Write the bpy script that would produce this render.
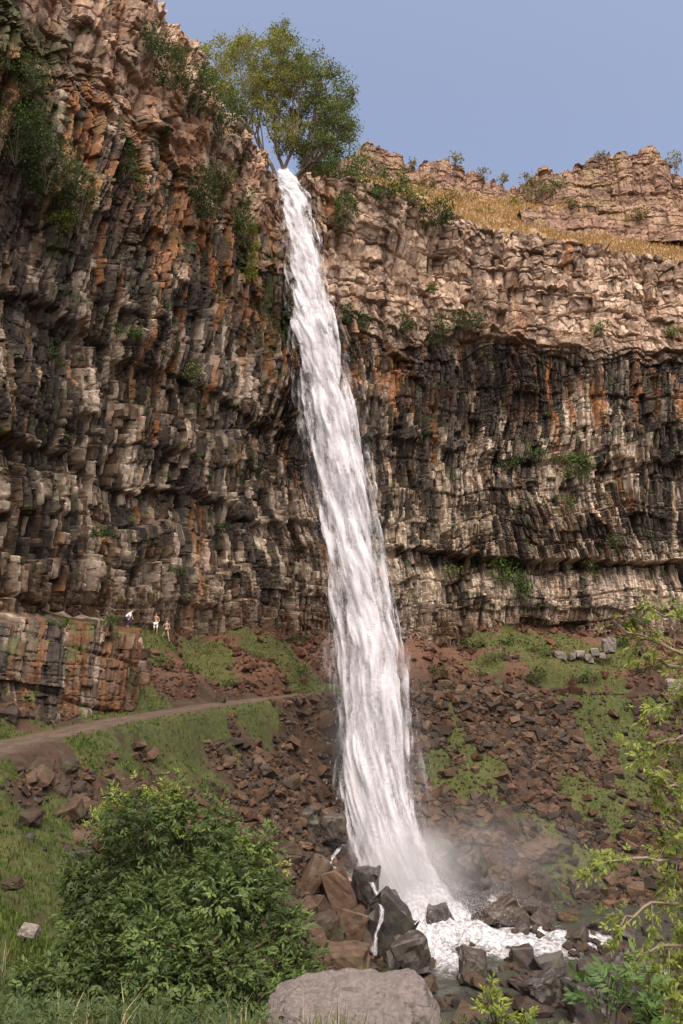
import bpy, bmesh, math, random
import numpy as np
from mathutils import Vector, Matrix
R = math.radians
sc = bpy.context.scene
C = sc.collection
for o in list(bpy.data.objects): bpy.data.objects.remove(o)

# ------------------------------------------------------------------ camera
F, PITCH, CZ = 804.0, R(11.1), 16.5
cd = bpy.data.cameras.new('camera'); cam = bpy.data.objects.new('camera', cd); C.objects.link(cam)
cd.sensor_fit = 'VERTICAL'; cd.sensor_height = 36; cd.lens = F/1024*36
cd.clip_start = 0.1; cd.clip_end = 3000
cam.location = (0, 0, CZ); cam.rotation_euler = (R(90)+PITCH, 0, 0)
sc.camera = cam
# ------------------------------------------------------------------ sky and sun
SUN_EL, SUN_AZ = R(60), R(174)           # azimuth measured from +Y (view direction) towards +X
w = bpy.data.worlds.new('World'); sc.world = w; w.use_nodes = True
nt = w.node_tree; bg = nt.nodes['Background']
sky = nt.nodes.new('ShaderNodeTexSky'); sky.sky_type = 'NISHITA'; sky.sun_disc = False
sky.sun_elevation = SUN_EL; sky.sun_rotation = SUN_AZ; sky.dust_density = 10.0; sky.air_density = 0.8; sky.ozone_density = 0.4; sky.altitude = 0
nt.links.new(sky.outputs[0], bg.inputs[0]); bg.inputs[1].default_value = 0.15
sd = bpy.data.lights.new('sun', 'SUN'); sun = bpy.data.objects.new('sun', sd); C.objects.link(sun)
sd.energy = 0.66; sd.angle = R(50); sd.color = (1.0, 0.92, 0.80)
dv = Vector((math.sin(SUN_AZ)*math.cos(SUN_EL), math.cos(SUN_AZ)*math.cos(SUN_EL), math.sin(SUN_EL)))
sun.rotation_euler = dv.to_track_quat('Z', 'Y').to_euler(); sun.location = (0, 0, 120)
vs = sc.view_settings; vs.view_transform = 'Standard'; vs.look = 'None'; vs.gamma = 1; vs.exposure = 1.04; vs.use_curve_mapping = False
sc.cycles.transparent_max_bounces = 24; sc.cycles.max_bounces = 6; sc.cycles.diffuse_bounces = 3
sc.cycles.volume_bounces = 1; sc.cycles.volume_step_rate = 2.0; sc.cycles.use_denoising = True

# ------------------------------------------------------------------ helpers
SP, CP = math.sin(PITCH), math.cos(PITCH)
def at(px, py, Y):
    yy = 512-py; d = F*CP-yy*SP
    return np.array(((px-341.5)/d*Y, Y, CZ+(F*SP+yy*CP)/d*Y))
def proj(P):
    P = np.asarray(P); x, y, z = P[..., 0], P[..., 1], P[..., 2]-CZ
    d = y*CP+z*SP; u = z*CP-y*SP; d = np.where(d < .1, .1, d)
    return 341.5+x/d*F, 512-u/d*F, d
def h3(ix, iy, iz, seed=0):
    h = (ix.astype(np.int64)*374761393+iy.astype(np.int64)*668265263+iz.astype(np.int64)*2147483647+seed*144665+12345) & 0xFFFFFFFF
    h = ((h ^ (h >> 13))*1274126177) & 0xFFFFFFFF
    h = ((h ^ (h >> 16))*2246822519) & 0xFFFFFFFF
    return ((h ^ (h >> 15)) & 0xFFFFFF)/float(0x1000000)
def vn(x, y, z=None, seed=0):
    x, y = np.broadcast_arrays(np.asarray(x, float), np.asarray(y, float))
    if z is None:
        xi, yi = np.floor(x), np.floor(y); fx, fy = x-xi, y-yi; fx = fx*fx*(3-2*fx); fy = fy*fy*(3-2*fy); k = np.zeros_like(xi)
        a = h3(xi, yi, k, seed); b = h3(xi+1, yi, k, seed); c = h3(xi, yi+1, k, seed); d = h3(xi+1, yi+1, k, seed)
        return (a*(1-fx)+b*fx)*(1-fy)+(c*(1-fx)+d*fx)*fy
    z = np.broadcast_to(z, x.shape); zi = np.floor(z); fz = z-zi; fz = fz*fz*(3-2*fz)
    xi, yi = np.floor(x), np.floor(y); fx, fy = x-xi, y-yi; fx = fx*fx*(3-2*fx); fy = fy*fy*(3-2*fy)
    r = 0
    for k, wz in ((0, 1-fz), (1, fz)):
        a = h3(xi, yi, zi+k, seed); b = h3(xi+1, yi, zi+k, seed); c = h3(xi, yi+1, zi+k, seed); d = h3(xi+1, yi+1, zi+k, seed)
        r = r+wz*((a*(1-fx)+b*fx)*(1-fy)+(c*(1-fx)+d*fx)*fy)
    return r
def fbm(x, y, z=None, seed=0, o=4):
    r, a, t, f = 0, 1, 0, 1
    for i in range(o):
        r = r+a*vn(x*f, y*f, None if z is None else z*f, seed+i*17); t += a; a *= .5; f *= 2.03
    return r/t
def cells(u, v, seed=0, jit=.95):
    ui, vi = np.floor(u), np.floor(v); z = np.zeros_like(ui)
    f1 = np.full(u.shape, 9.); f2 = np.full(u.shape, 9.); ci = np.zeros_like(u); cj = np.zeros_like(u); dx = np.zeros_like(u); dy = np.zeros_like(u)
    for i in (-1, 0, 1):
        for j in (-1, 0, 1):
            a, b = ui+i, vi+j
            ex = u-(a+.5+jit*(h3(a, b, z, seed)-.5)); ey = v-(b+.5+jit*(h3(a, b, z, seed+5)-.5)); d = ex*ex+ey*ey
            m = d < f1
            f2 = np.where(m, f1, np.minimum(f2, d)); f1 = np.where(m, d, f1)
            ci = np.where(m, a, ci); cj = np.where(m, b, cj); dx = np.where(m, ex, dx); dy = np.where(m, ey, dy)
    r = [h3(ci, cj, z, seed+k) for k in (11, 12, 13, 14)]
    return np.sqrt(f2)-np.sqrt(f1), r, dx, dy
def _b1(u, k, seed, jit):
    z = np.zeros_like(u); i = np.floor(u); bd = lambda q: q+jit*(h3(q, k, z, seed)-.5)
    i = np.where(u < bd(i), i-1, i); i = np.where(u >= bd(i+1), i+1, i); lo, hi = bd(i), bd(i+1); w_ = hi-lo
    x = (u-lo)/w_; return i, x-.5, np.minimum(u-lo, hi-u)
def bricks(u, v, seed=0, jit=.8):
    """columns broken into lengths: ids, local coordinates, distance to the side and end joints"""
    z = np.zeros_like(u); i, x, eu = _b1(u, z, seed, jit); j, y, ev = _b1(v+37*h3(i, z, z, seed+3), i, seed+4, .9)
    return [h3(i, j, z, seed+k) for k in (11, 12, 13, 14)], x, y, eu, ev
def ss(a, b, x):
    t = np.clip((x-a)/(b-a), 0, 1); return t*t*(3-2*t)
def mesh(name, V, faces, mat, parent=None, col=None, smooth=False, attrs=None):
    """faces: (n,k) int array"""
    V = np.asarray(V, np.float32); faces = np.asarray(faces, np.int32)
    me = bpy.data.meshes.new(name); n, k = faces.shape
    me.vertices.add(len(V)); me.vertices.foreach_set('co', V.ravel())
    me.loops.add(n*k); me.loops.foreach_set('vertex_index', faces.ravel())
    me.polygons.add(n); me.polygons.foreach_set('loop_start', np.arange(0, n*k, k, dtype=np.int32))
    me.polygons.foreach_set('loop_total', np.full(n, k, np.int32))
    me.update(calc_edges=True)
    me.polygons.foreach_set('use_smooth', np.full(n, smooth))
    if col is not None:
        a = me.color_attributes.new('Col', 'FLOAT_COLOR', 'POINT'); c = np.ones((len(V), 4), np.float32); c[:, :3] = np.clip(col, 0, 1)
        a.data.foreach_set('color', c.ravel())
    for kx, v in (attrs or {}).items():
        a = me.attributes.new(kx, 'FLOAT', 'POINT'); a.data.foreach_set('value', np.asarray(v, np.float32).ravel())
    o = bpy.data.objects.new(name, me); C.objects.link(o); me.materials.append(mat)
    if parent is not None: o.parent = parent
    return o
def grid_faces(nr, nc):
    i = np.arange(nr*nc).reshape(nr, nc)
    return np.stack([i[:-1, :-1], i[:-1, 1:], i[1:, 1:], i[1:, :-1]], -1).reshape(-1, 4)
def tag(o, label, cat, group=None, kind=None):
    if label: o['label'] = label
    if cat: o['category'] = cat
    if group: o['group'] = group
    if kind: o['kind'] = kind
    return o
def struct(o): o['kind'] = 'structure'; return o
def empty(name, loc):
    o = bpy.data.objects.new(name, None); C.objects.link(o); o.location = [float(q) for q in loc]; o.empty_display_size = .2; return o
def recenter(o, loc):
    """put the object's origin at loc, keeping geometry"""
    loc = Vector([float(q) for q in loc]); o.data.transform(Matrix.Translation(-loc)); o.location = loc; return o

# ------------------------------------------------------------------ materials
def newmat(name):
    m = bpy.data.materials.new(name); m.use_nodes = True; nt = m.node_tree; nt.nodes.clear()
    out = nt.nodes.new('ShaderNodeOutputMaterial'); return m, nt, out
def rockmat(name, rough=.8, scale=3.0, bump=.35, wet=0.0, tint=None, dist=.12, moss=0.0, crack=3.0):
    m, nt, out = newmat(name); N = nt.nodes.new; L = nt.links.new
    b = N('ShaderNodeBsdfPrincipled'); b.inputs['Roughness'].default_value = rough
    b.inputs['Specular IOR Level'].default_value = .25+.4*wet
    tc = N('ShaderNodeTexCoord')
    n1 = N('ShaderNodeTexNoise'); n1.inputs['Scale'].default_value = scale; n1.inputs['Detail'].default_value = 8; n1.inputs['Roughness'].default_value = .65
    n2 = N('ShaderNodeTexVoronoi'); n2.inputs['Scale'].default_value = scale*1.3; n2.feature = 'DISTANCE_TO_EDGE'
    L(tc.outputs['Object'], n1.inputs['Vector'])
    mp = N('ShaderNodeVectorMath'); mp.operation = 'ADD'; sc_ = N('ShaderNodeVectorMath'); sc_.operation = 'SCALE'; sc_.inputs['Scale'].default_value = .25
    L(n1.outputs['Color'], sc_.inputs[0]); L(tc.outputs['Object'], mp.inputs[0]); L(sc_.outputs[0], mp.inputs[1]); L(mp.outputs[0], n2.inputs['Vector'])
    mr = N('ShaderNodeMapRange'); mr.inputs[1].default_value = .3; mr.inputs[2].default_value = .7; mr.inputs[3].default_value = .62; mr.inputs[4].default_value = 1.35
    L(n1.outputs['Fac'], mr.inputs[0])
    mul = N('ShaderNodeMix'); mul.data_type = 'RGBA'; mul.blend_type = 'MULTIPLY'; mul.inputs['Factor'].default_value = 1
    if tint is None:
        at_ = N('ShaderNodeAttribute'); at_.attribute_name = 'Col'; L(at_.outputs['Color'], mul.inputs['A'])
    else:
        oi = N('ShaderNodeObjectInfo'); cr = N('ShaderNodeValToRGB'); e = cr.color_ramp.elements
        e[0].position = 0; e[0].color = (*tint[0], 1); e[1].position = 1; e[1].color = (*tint[-1], 1)
        for k, t in enumerate(tint[1:-1]): q = e.new((k+1)/(len(tint)-1)); q.color = (*t, 1)
        L(oi.outputs['Random'], cr.inputs[0])
        src = cr.outputs[0]
        if moss:
            n3 = N('ShaderNodeTexNoise'); n3.inputs['Scale'].default_value = 1.1; n3.inputs['Detail'].default_value = 5; L(tc.outputs['Object'], n3.inputs['Vector'])
            r3 = N('ShaderNodeMapRange'); r3.inputs[1].default_value = .56; r3.inputs[2].default_value = .66; r3.inputs[4].default_value = moss; L(n3.outputs['Fac'], r3.inputs[0])
            mx = N('ShaderNodeMix'); mx.data_type = 'RGBA'; L(r3.outputs[0], mx.inputs['Factor']); L(src, mx.inputs['A']); mx.inputs['B'].default_value = (.05, .07, .02, 1); src = mx.outputs['Result']
        L(src, mul.inputs['A'])
    L(mr.outputs[0], mul.inputs['B']); L(mul.outputs['Result'], b.inputs['Base Color'])
    ad = N('ShaderNodeMath'); ad.operation = 'MULTIPLY_ADD'; ad.inputs[1].default_value = .7
    mn = N('ShaderNodeMath'); mn.operation = 'MINIMUM'; mn.inputs[1].default_value = .12; L(n2.outputs['Distance'], mn.inputs[0])
    m8 = N('ShaderNodeMath'); m8.operation = 'MULTIPLY'; m8.inputs[1].default_value = crack; L(mn.outputs[0], m8.inputs[0])
    L(n1.outputs['Fac'], ad.inputs[0]); L(m8.outputs[0], ad.inputs[2])
    bp = N('ShaderNodeBump'); bp.inputs['Strength'].default_value = bump*2; bp.inputs['Distance'].default_value = dist; L(ad.outputs[0], bp.inputs['Height'])
    L(bp.outputs[0], b.inputs['Normal']); L(b.outputs[0], out.inputs[0]); return m
def leafmat(name, trans=.35, spec=.3, rough=.55):
    m, nt, out = newmat(name); N = nt.nodes.new; L = nt.links.new
    at_ = N('ShaderNodeAttribute'); at_.attribute_name = 'Col'
    b = N('ShaderNodeBsdfPrincipled'); b.inputs['Roughness'].default_value = rough; b.inputs['Specular IOR Level'].default_value = spec; L(at_.outputs['Color'], b.inputs['Base Color'])
    t = N('ShaderNodeBsdfTranslucent'); g = N('ShaderNodeMix'); g.data_type = 'RGBA'; g.blend_type = 'MULTIPLY'; g.inputs['Factor'].default_value = 1
    L(at_.outputs['Color'], g.inputs['A']); g.inputs['B'].default_value = (1.25, 1.15, .5, 1); L(g.outputs['Result'], t.inputs[0])
    mx = N('ShaderNodeMixShader'); mx.inputs[0].default_value = trans; L(b.outputs[0], mx.inputs[1]); L(t.outputs[0], mx.inputs[2]); L(mx.outputs[0], out.inputs[0]); return m
def plainmat(name, col, rough=.8, scale=12, var=.3, bump=.2):
    m, nt, out = newmat(name); N = nt.nodes.new; L = nt.links.new
    b = N('ShaderNodeBsdfPrincipled'); b.inputs['Roughness'].default_value = rough
    tc = N('ShaderNodeTexCoord'); n = N('ShaderNodeTexNoise'); n.inputs['Scale'].default_value = scale; n.inputs['Detail'].default_value = 5; L(tc.outputs['Object'], n.inputs['Vector'])
    cr = N('ShaderNodeValToRGB'); cr.color_ramp.elements[0].position = .3; cr.color_ramp.elements[1].position = .7
    cr.color_ramp.elements[0].color = (*[c*(1-var) for c in col], 1); cr.color_ramp.elements[1].color = (*[min(1, c*(1+var)) for c in col], 1)
    L(n.outputs['Fac'], cr.inputs[0]); L(cr.outputs[0], b.inputs['Base Color'])
    bp = N('ShaderNodeBump'); bp.inputs['Strength'].default_value = bump; bp.inputs['Distance'].default_value = .02; L(n.outputs['Fac'], bp.inputs['Height']); L(bp.outputs[0], b.inputs['Normal'])
    L(b.outputs[0], out.inputs[0]); return m
M = {}
M['cliff'] = rockmat('cliff_rock', .75, 2.4, .4, wet=.15, dist=.10, crack=1.2)
M['ground'] = rockmat('ground_soil', .95, 3.2, .5, dist=.10, crack=0)
M['scree'] = rockmat('scree_rock', .8, 3.0, .4, dist=.05)
M['boulder'] = rockmat('boulder_rock', .78, 2.6, .45, tint=[(.056, .034, .023), (.029, .022, .018), (.078, .050, .034), (.047, .028, .018), (.038, .030, .025), (.070, .042, .027)], dist=.09, moss=.55, crack=0)
M['wetrock'] = rockmat('wet_rock', .6, 2.2, .45, wet=.8, tint=[(.026, .020, .018), (.038, .027, .022), (.021, .018, .018), (.05, .032, .022)], dist=.09, moss=.3, crack=0)
M['orangerock'] = rockmat('orange_rock', .6, 2.0, .45, wet=.4, tint=[(.078, .045, .024), (.058, .035, .021), (.068, .039, .022)], dist=.09, crack=0)
M['palerock'] = rockmat('pale_rock', .85, 6.0, .4, tint=[(.17, .152, .135), (.13, .115, .105)], dist=.05, crack=0)
M['leaf'] = leafmat('leaf'); M['grass'] = leafmat('grass_blade', .25, .15, .8)
M['bark'] = plainmat('bark', (.17, .13, .095), scale=8)
M['darkbark'] = plainmat('dark_bark', (.07, .05, .035), scale=14)
# ------------------------------------------------------------------ cliffs
PICK_P, PICK_XY, PICK_D = [], [], []
def register(P):
    P = P.reshape(-1, 3); x, y, d = proj(P); k = (x > -60) & (x < 745) & (y > -60) & (y < 1084) & (d > 1)
    PICK_P.append(P[k]); PICK_XY.append(np.stack([x[k], y[k]], 1)); PICK_D.append(d[k])
def pick(px, py, r=3.0):
    best = None
    for P, XY, D in zip(PICK_P, PICK_XY, PICK_D):
        q = np.abs(XY[:, 0]-px)+np.abs(XY[:, 1]-py); k = np.nonzero(q < r)[0]
        if len(k):
            j = k[np.argmin(D[k])]
            if best is None or D[j] < best[0]: best = (D[j], P[j])
    return best[1].copy() if best is not None else (pick(px, py, r*2) if r < 60 else None)
def crom(T, Pts, t):
    Pts = np.asarray(Pts, float); n = len(Pts); i = np.clip(np.floor(t).astype(int), 0, n-2); f = (t-i)[:, None]
    p0 = Pts[np.maximum(i-1, 0)]; p1 = Pts[i]; p2 = Pts[i+1]; p3 = Pts[np.minimum(i+2, n-1)]
    return .5*((2*p1)+(p2-p0)*f+(2*p0-5*p1+4*p2-p3)*f*f+(3*p1-p0-3*p2+p3)*f**3)

def KX(s): return 1.0+.38*np.minimum(s, 128)/np.maximum(s, 1)
def rock_disp(s, z, seed, up, amp=1.0):
    """returns displacement and per-vertex info; up=1 massive blocky, 0 columnar"""
    big = fbm(s/13, z/11, seed=seed+1, o=3)-.5
    s = s*(1+0*z); kx = KX(s) if seed == 7 else 1.0; s0 = s; s = s*kx
    sh = (vn(s/11, z/9, seed=seed+2)-.5)*3.4             # leaning column fans
    sh2 = (vn(s/3.4, z/3.4, seed=seed+3)-.5)*.7
    us = s+sh*(1-up)+sh2*.7; vs_ = z+(fbm(s/9, z/14, seed=seed+4, o=2)-.5)*2.2+sh2*.5
    # large slabs
    r0, x0, y0, eu0, ev0 = bricks(us/2.7, vs_/5.0, seed+20)
    d = 1.15*(r0[0]-.5)+(r0[1]-.5)*1.1*x0+(r0[2]-.5)*.7*y0-.35*np.exp(-(eu0/.12)**2)
    # columns: crisp prisms with broken ends, some missing
    q1, x1, y1, eu, ev = bricks(us/.66, vs_/2.3, seed+40)
    dc = .58*(q1[0]-.5)-(q1[1] < .17)*.7+(q1[2]-.5)*.55*x1-np.abs(x1-(q1[3]-.5)*.5)*.40+(q1[1]-.35)*.45*y1-.40*np.exp(-(eu/.07)**2)-.18*np.exp(-(ev/.03)**2)
    q2, x2, y2, eu2, ev2 = bricks(us/.26+3, vs_/1.1+.3*vn(us, z, seed=seed+61), seed+60)
    dc += .30*(q2[0]-.5)-(q2[1] < .16)*.38+(q2[2]-.5)*.3*x2+(q2[3]-.4)*.25*y2-.13*np.exp(-(eu2/.12)**2)
    # blocks: broad faces split along level beds
    vb = vs_+1.1*(fbm(s/2.4, z/2.6, seed=seed+79, o=3)-.5)+.25*(us-s0)
    q3, y3, x3, ev3, eu3 = bricks(vb/(1.25), (us+.8*(fbm(s/2, z/1.5, seed=seed+78)-.5))/2.1, seed+80, .95)
    db = .70*(q3[0]-.5)+(q3[1]-.5)*.55*x3+(q3[2]-.3)*.5*y3-.38*np.exp(-(ev3/.05)**2)-.3*np.exp(-(eu3/.04)**2)-(q3[3] < .08)*.5
    e4, r4, x4, y4 = cells(us/.95, vs_/.8, seed+100)
    vm = ss(.4, .6, fbm(s/4, z/3, seed=seed+76)); db = db*(1-.45*vm); db += (.24+.2*vm)*(r4[0]-.5)+(r4[1]-.5)*(.3+.5*vm)*x4+(r4[2]-.5)*(.25+.4*vm)*y4-.07*np.exp(-(e4/.05)**2)
    r1, r2, r3 = q1, q2, q3; e1 = eu
    grain = ss(.30, .62, fbm(s/7, z/5, seed=seed+33, o=3)); dc = dc*(1-.35*grain)+db*.30*grain
    # horizontal bedding: irregular ledges
    lay = vs_/(3.0+1.2*up)+fbm(s/18, z*0, seed=seed+7)*2; lf = lay-np.floor(lay)
    lr = h3(np.floor(lay), np.floor(s/15+h3(np.floor(lay), lay*0, lay*0, seed+8)*3), lay*0, seed+9)
    lr = .5*lr+.5*h3(np.floor(lay), np.floor(s/4.5+3*h3(np.floor(lay), lay*0, lay*0, seed+6)), lay*0, seed+10); led = 1.2*(lr-.5)+.25*(lf-.5)
    d = d*.8+big*2.0+dc*(1-up)+db*up+led+.12*(fbm(s*3, z*3, seed=seed+30, o=3)-.5)
    d = d-ss(.12, 0, lf)*.5*lr*(1-up*.5)
    return d*amp, dict(e1=e1, r0=r0, r1=r1, r2=r2, r3=r3, r4=r4, lf=lf, lr=lr, big=big)

LT = np.array([.46, .375, .295]); BR = np.array([.165, .112, .076]); BK = np.array([.032, .026, .023]); OR = np.array([.27, .118, .045])
TAN = np.array([.52, .395, .295]); PK = np.array([.40, .29, .22]); MOSS = np.array([.055, .075, .022]); DBR = np.array([.065, .043, .030])
def lerp(a, b, t): return a*(1-t[..., None])+b*t[..., None]
def build_wall(name, cols, insv, step_s, nz, seed, upf, colf, ampf=None, prof=None, topback=5.0, top_rough=1.2, coarse=.6):
    """cols: (base(x,y,z), mid(x,y), rim(x,y,z)); insv: param range that is in view (fine)"""
    n = len(cols); base = [c[0] for c in cols]; mid = [(*c[1], (c[0][2]+c[2][2])/2) for c in cols]; rim = [c[2] for c in cols]
    tt = np.linspace(0, n-1, 4000); m = crom(None, mid, tt); ds = np.r_[0, np.cumsum(np.linalg.norm(np.diff(m[:, :2], axis=0), axis=1))]
    dens = np.where((tt >= insv[0]) & (tt <= insv[1]), 1/step_s, 1/coarse)
    cum = np.r_[0, np.cumsum(np.diff(ds)*dens[1:])]; ncol = int(cum[-1]); q = np.linspace(0, cum[-1], ncol)
    t = np.interp(q, cum, tt); s = np.interp(t, tt, ds)
    B = crom(None, base, t); Mi = crom(None, mid, t); Ri = crom(None, rim, t)
    tg = np.gradient(Mi[:, :2], axis=0); tg /= np.linalg.norm(tg, axis=1)[:, None]; nrm = np.stack([tg[:, 1], -tg[:, 0]], 1)
    # smooth normals
    k = np.ones(61)/61
    for a in (0, 1): nrm[:, a] = np.convolve(np.pad(nrm[:, a], 30, 'edge'), k, 'valid')
    rr = h3(np.floor(s/2.3+vn(s/5, s*0, seed=3)), s*0, s*0, seed+200)+.6*h3(np.floor(s/.9), s*0, s*0, seed+201)+1.2*fbm(s/7, s*0, seed=seed+202)
    Ri = Ri.copy(); Ri[:, 2] += (rr-1.4)*top_rough*(1 if name != 'cliff' else np.where(t > 7, .45, .85))
    v = np.linspace(0, 1, nz)[:, None]
    P = B[None]*(2*(v-.5)*(v-1))[..., None]+Mi[None]*(4*v*(1-v))[..., None]+Ri[None]*(2*v*(v-.5))[..., None]
    Z = P[..., 2]; S = np.broadcast_to(s, Z.shape)
    up = upf(S, Z, t); d, info = rock_disp(S, Z, seed, up)
    if ampf is not None: d = d*ampf(S, Z, t)
    if prof is not None: d = d+prof(S, Z, t)
    P[..., 0] += nrm[:, 0]*d; P[..., 1] += nrm[:, 1]*d
    nb = 14; K = (np.linspace(0, 1, nb+1)[1:])[:, None]
    top = np.repeat(P[-1][None], nb, 0).copy()
    back = K**1.3*topback
    top[..., 0] -= nrm[:, 0]*back; top[..., 1] -= nrm[:, 1]*back
    bump = (fbm(S[:nb]*1.3, back*1.5, seed=seed+77)-.5)*1.2*top_rough
    top[..., 2] += bump*np.minimum(1, K*3)+back*.12
    col = colf(S, Z, t, info, P)
    ct = np.repeat(col[-1][None], nb, 0)
    P = np.concatenate([P, top]); col = np.concatenate([col, ct])
    f = grid_faces(P.shape[0], P.shape[1])
    o = mesh(name, P.reshape(-1, 3), f[:, ::1], M['cliff'], col=col.reshape(-1, 3)); struct(o); register(P)
    return o, dict(t=t, s=s, rim=P[nz-1], back=P[-1], nrm=nrm)

def mix_rock(S, Z, info, seed, up, left=None, lowstain=None):
    r1, r2, r3, r4 = info['r1'], info['r2'], info['r3'], info['r4']
    a = r1[3]*.55+r2[3]*.45; big = fbm(S/5, Z/4, seed=seed+300, o=3)
    a = a+(big-.5)*.9
    c = lerp(BK, DBR, ss(.06, .22, a)); c = lerp(c, BR, ss(.30, .42, a)); c = lerp(c, LT*.7, ss(.47, .56, a)); c = lerp(c, LT, ss(.62, .78, a))
    b = r3[3]*.5+r4[3]*.5+(fbm(S/7, Z/4, seed=seed+310, o=3)-.5)*.8
    cu = lerp(BR*1.1, PK, ss(.10, .35, b)); cu = lerp(cu, TAN, ss(.4, .75, b))
    cu = lerp(cu, DBR*1.3, ss(.60, .68, fbm(S/2.2, Z/9, seed=seed+320, o=4)) * .55)
    return c*(1-up[..., None])+cu*up[..., None]
def streak(S, Z, seed, a=.8, b=9): return fbm(S/a, Z/b, seed=seed, o=4)

# z of things: rel+16.5 . columns run left to right
Zr, Zb = 65.5, 18.5
def cc(b, m, r, zr=Zr, zb=Zb): return ((b[0], b[1], zb), m, (r[0], r[1], zr))
COLS = [cc((-50, -14), (-47, -16), (-44, -18)), cc((-40, 22), (-36, 18), (-32, 15)), cc((-27.5, 39), (-25, 34.5), (-23.5, 34), 67), cc((-18.6, 57), (-17.2, 52.2), (-15.8, 51.5), 67.0),
        cc((-13.6, 66.5), (-12.6, 61.8), (-11.3, 61), 66.6), cc((-8.7, 73.5), (-8.9, 69.8), (-7.9, 68.5), 65.6), cc((-4, 78), (-5, 75), (-5.6, 71.5), 63.6), cc((1, 79), (-.5, 76), (-1.8, 72), 64.9),
        cc((6, 80.5), (4.5, 79), (4.6, 76), 66), cc((13, 84.5), (12, 83), (12.4, 81), 66), cc((22, 87), (21, 85.5), (21, 84), 65.6), cc((31, 88.5), (30, 87), (30, 86), 65.5),
        cc((42, 90), (42, 89), (40, 88), 64.3), cc((75, 92), (75, 92), (75, 91), 63), cc((125, 92), (125, 91), (125, 90), 62)]
def cliff_up(S, Z, t):
    T = np.broadcast_to(t, Z.shape); n = (fbm(S/6, Z/5, seed=91, o=3)-.5)*7
    zl = np.where(T < 6, 55, 51.2)
    return ss(-2, 3, Z-zl+n)
def cliff_prof(S, Z, t):
    T = np.broadcast_to(t, Z.shape); n = (fbm(S/9, Z*0, seed=92, o=3)-.5)*4
    right = ss(7, 9, T)
    p = .3*ss(51+n*.5, 54+n*.5, Z)*right                       # pale upper tier stands proud
    zz = 28.6+n*.3+.8*(fbm(S/1.1, S*0, seed=93, o=3)-.5)
    p += right*(-2.2*ss(zz, zz-.35, Z)+1.7*ss(zz-.5, zz-4.5, Z))  # dark undercut below the shelf
    zz = 24.6+n*.3
    zl = 31+n*.9+1.4*(fbm(S/1.1, S*0, seed=96, o=3)-.5); p += .8* (1-right)*(-1.2*ss(zl, zl-.5, Z)+1.2*ss(zl-.5, zl-5, Z))
    zl = 40+n*.8+1.6*(fbm(S/1.2, S*0, seed=95, o=3)-.5); p += .6*(-1.3*ss(zl, zl-.4, Z)+1.3*ss(zl-.6, zl-6, Z))
    p += -.5*ss(23.2, 22.8, Z+1.2*(fbm(S/1.3, S*0, seed=94)-.5))*right
    # the notch the stream leaves by
    p -= 1.6*np.exp(-((T-6.0)/.22)**2)*ss(58, 62, Z)
    return p
def cliff_col(S, Z, t, info, P):
    T = np.broadcast_to(t, Z.shape); up = cliff_up(S, Z, t); c = mix_rock(S, Z, info, 7, up)
    left = 1-ss(6, 7.5, T)
    cell = info['r2'][0]*.5+info['r1'][1]*.5
    # orange mineral staining
    zc = np.where(T < 6, 50, 47.5); band = np.exp(-((Z-zc)/np.where(T < 6, 6.5, 4.0))**2)
    o = band*.6+.14+left*.05; st = streak(S, Z, 401)
    c = lerp(c, OR*(.6+.9*cell[..., None]), ss(.0, .16, st*.85+cell*.15-.72+o*.42+.10*left*ss(44, 50, Z))*.8)
    # black wet streaks
    k = streak(S, Z, 402, 1.1, 8); wetz = np.exp(-((Z-47)/9)**2)*.10
    c = lerp(c, BK*1.2, ss(.58, .68, k+wetz)*(1-up)*.8)
    k = streak(S, Z, 403, .7, 3)
    c = lerp(c, BK*1.2, ss(.62, .68, k+wetz)*.8*(1-up))
    rt = ss(7, 8.5, T); c = lerp(c, LT*.92, rt*ss(27.6, 26.4, Z)*ss(21, 22.5, Z)*ss(.42, .58, fbm(S/3.2, Z/6, seed=430))*.6)
    c = lerp(c, BK*1.3, rt*np.exp(-((Z-49.5)/2.6)**2)*ss(.36, .5, fbm(S/1.1, Z/1.6, seed=431, o=4))*.75)
    # near-falls wet darkening is bare black rock
    # moss and small plants film
    g = fbm(S/.9, Z/.7, seed=404, o=5)+.05*left*ss(45, 55, Z)-.12*(1-left)*up
    c = lerp(c, MOSS, ss(.66, .72, g)*.6)
    g = fbm(S/3.5, Z/5, seed=405, o=5)
    c = lerp(c, MOSS*.8, ss(.56, .66, g)*left*ss(46, 50, Z)*ss(61, 56, Z)*.8)
    # warm orange slabs high on the left
    q = ss(.55, .7, info['r3'][3]*.5+fbm(S/3, Z/3, seed=406)*.5+.08*left)*left*up
    c = lerp(c, np.array([.38, .21, .13]), q*.45)
    # dark varnish streaks on pale tier
    c = lerp(c, BR*.8, ss(.55, .63, streak(S, Z, 407, 1.6, 12))*up*.45)
    # base brown
    c = lerp(c, np.array([.13, .075, .042]), ss(24, 21, Z)*.5)
    return c
cliff, WI = build_wall('cliff', COLS, (1.9, 12.4), .072, 640, 7, cliff_up, cliff_col, prof=cliff_prof)

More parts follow.
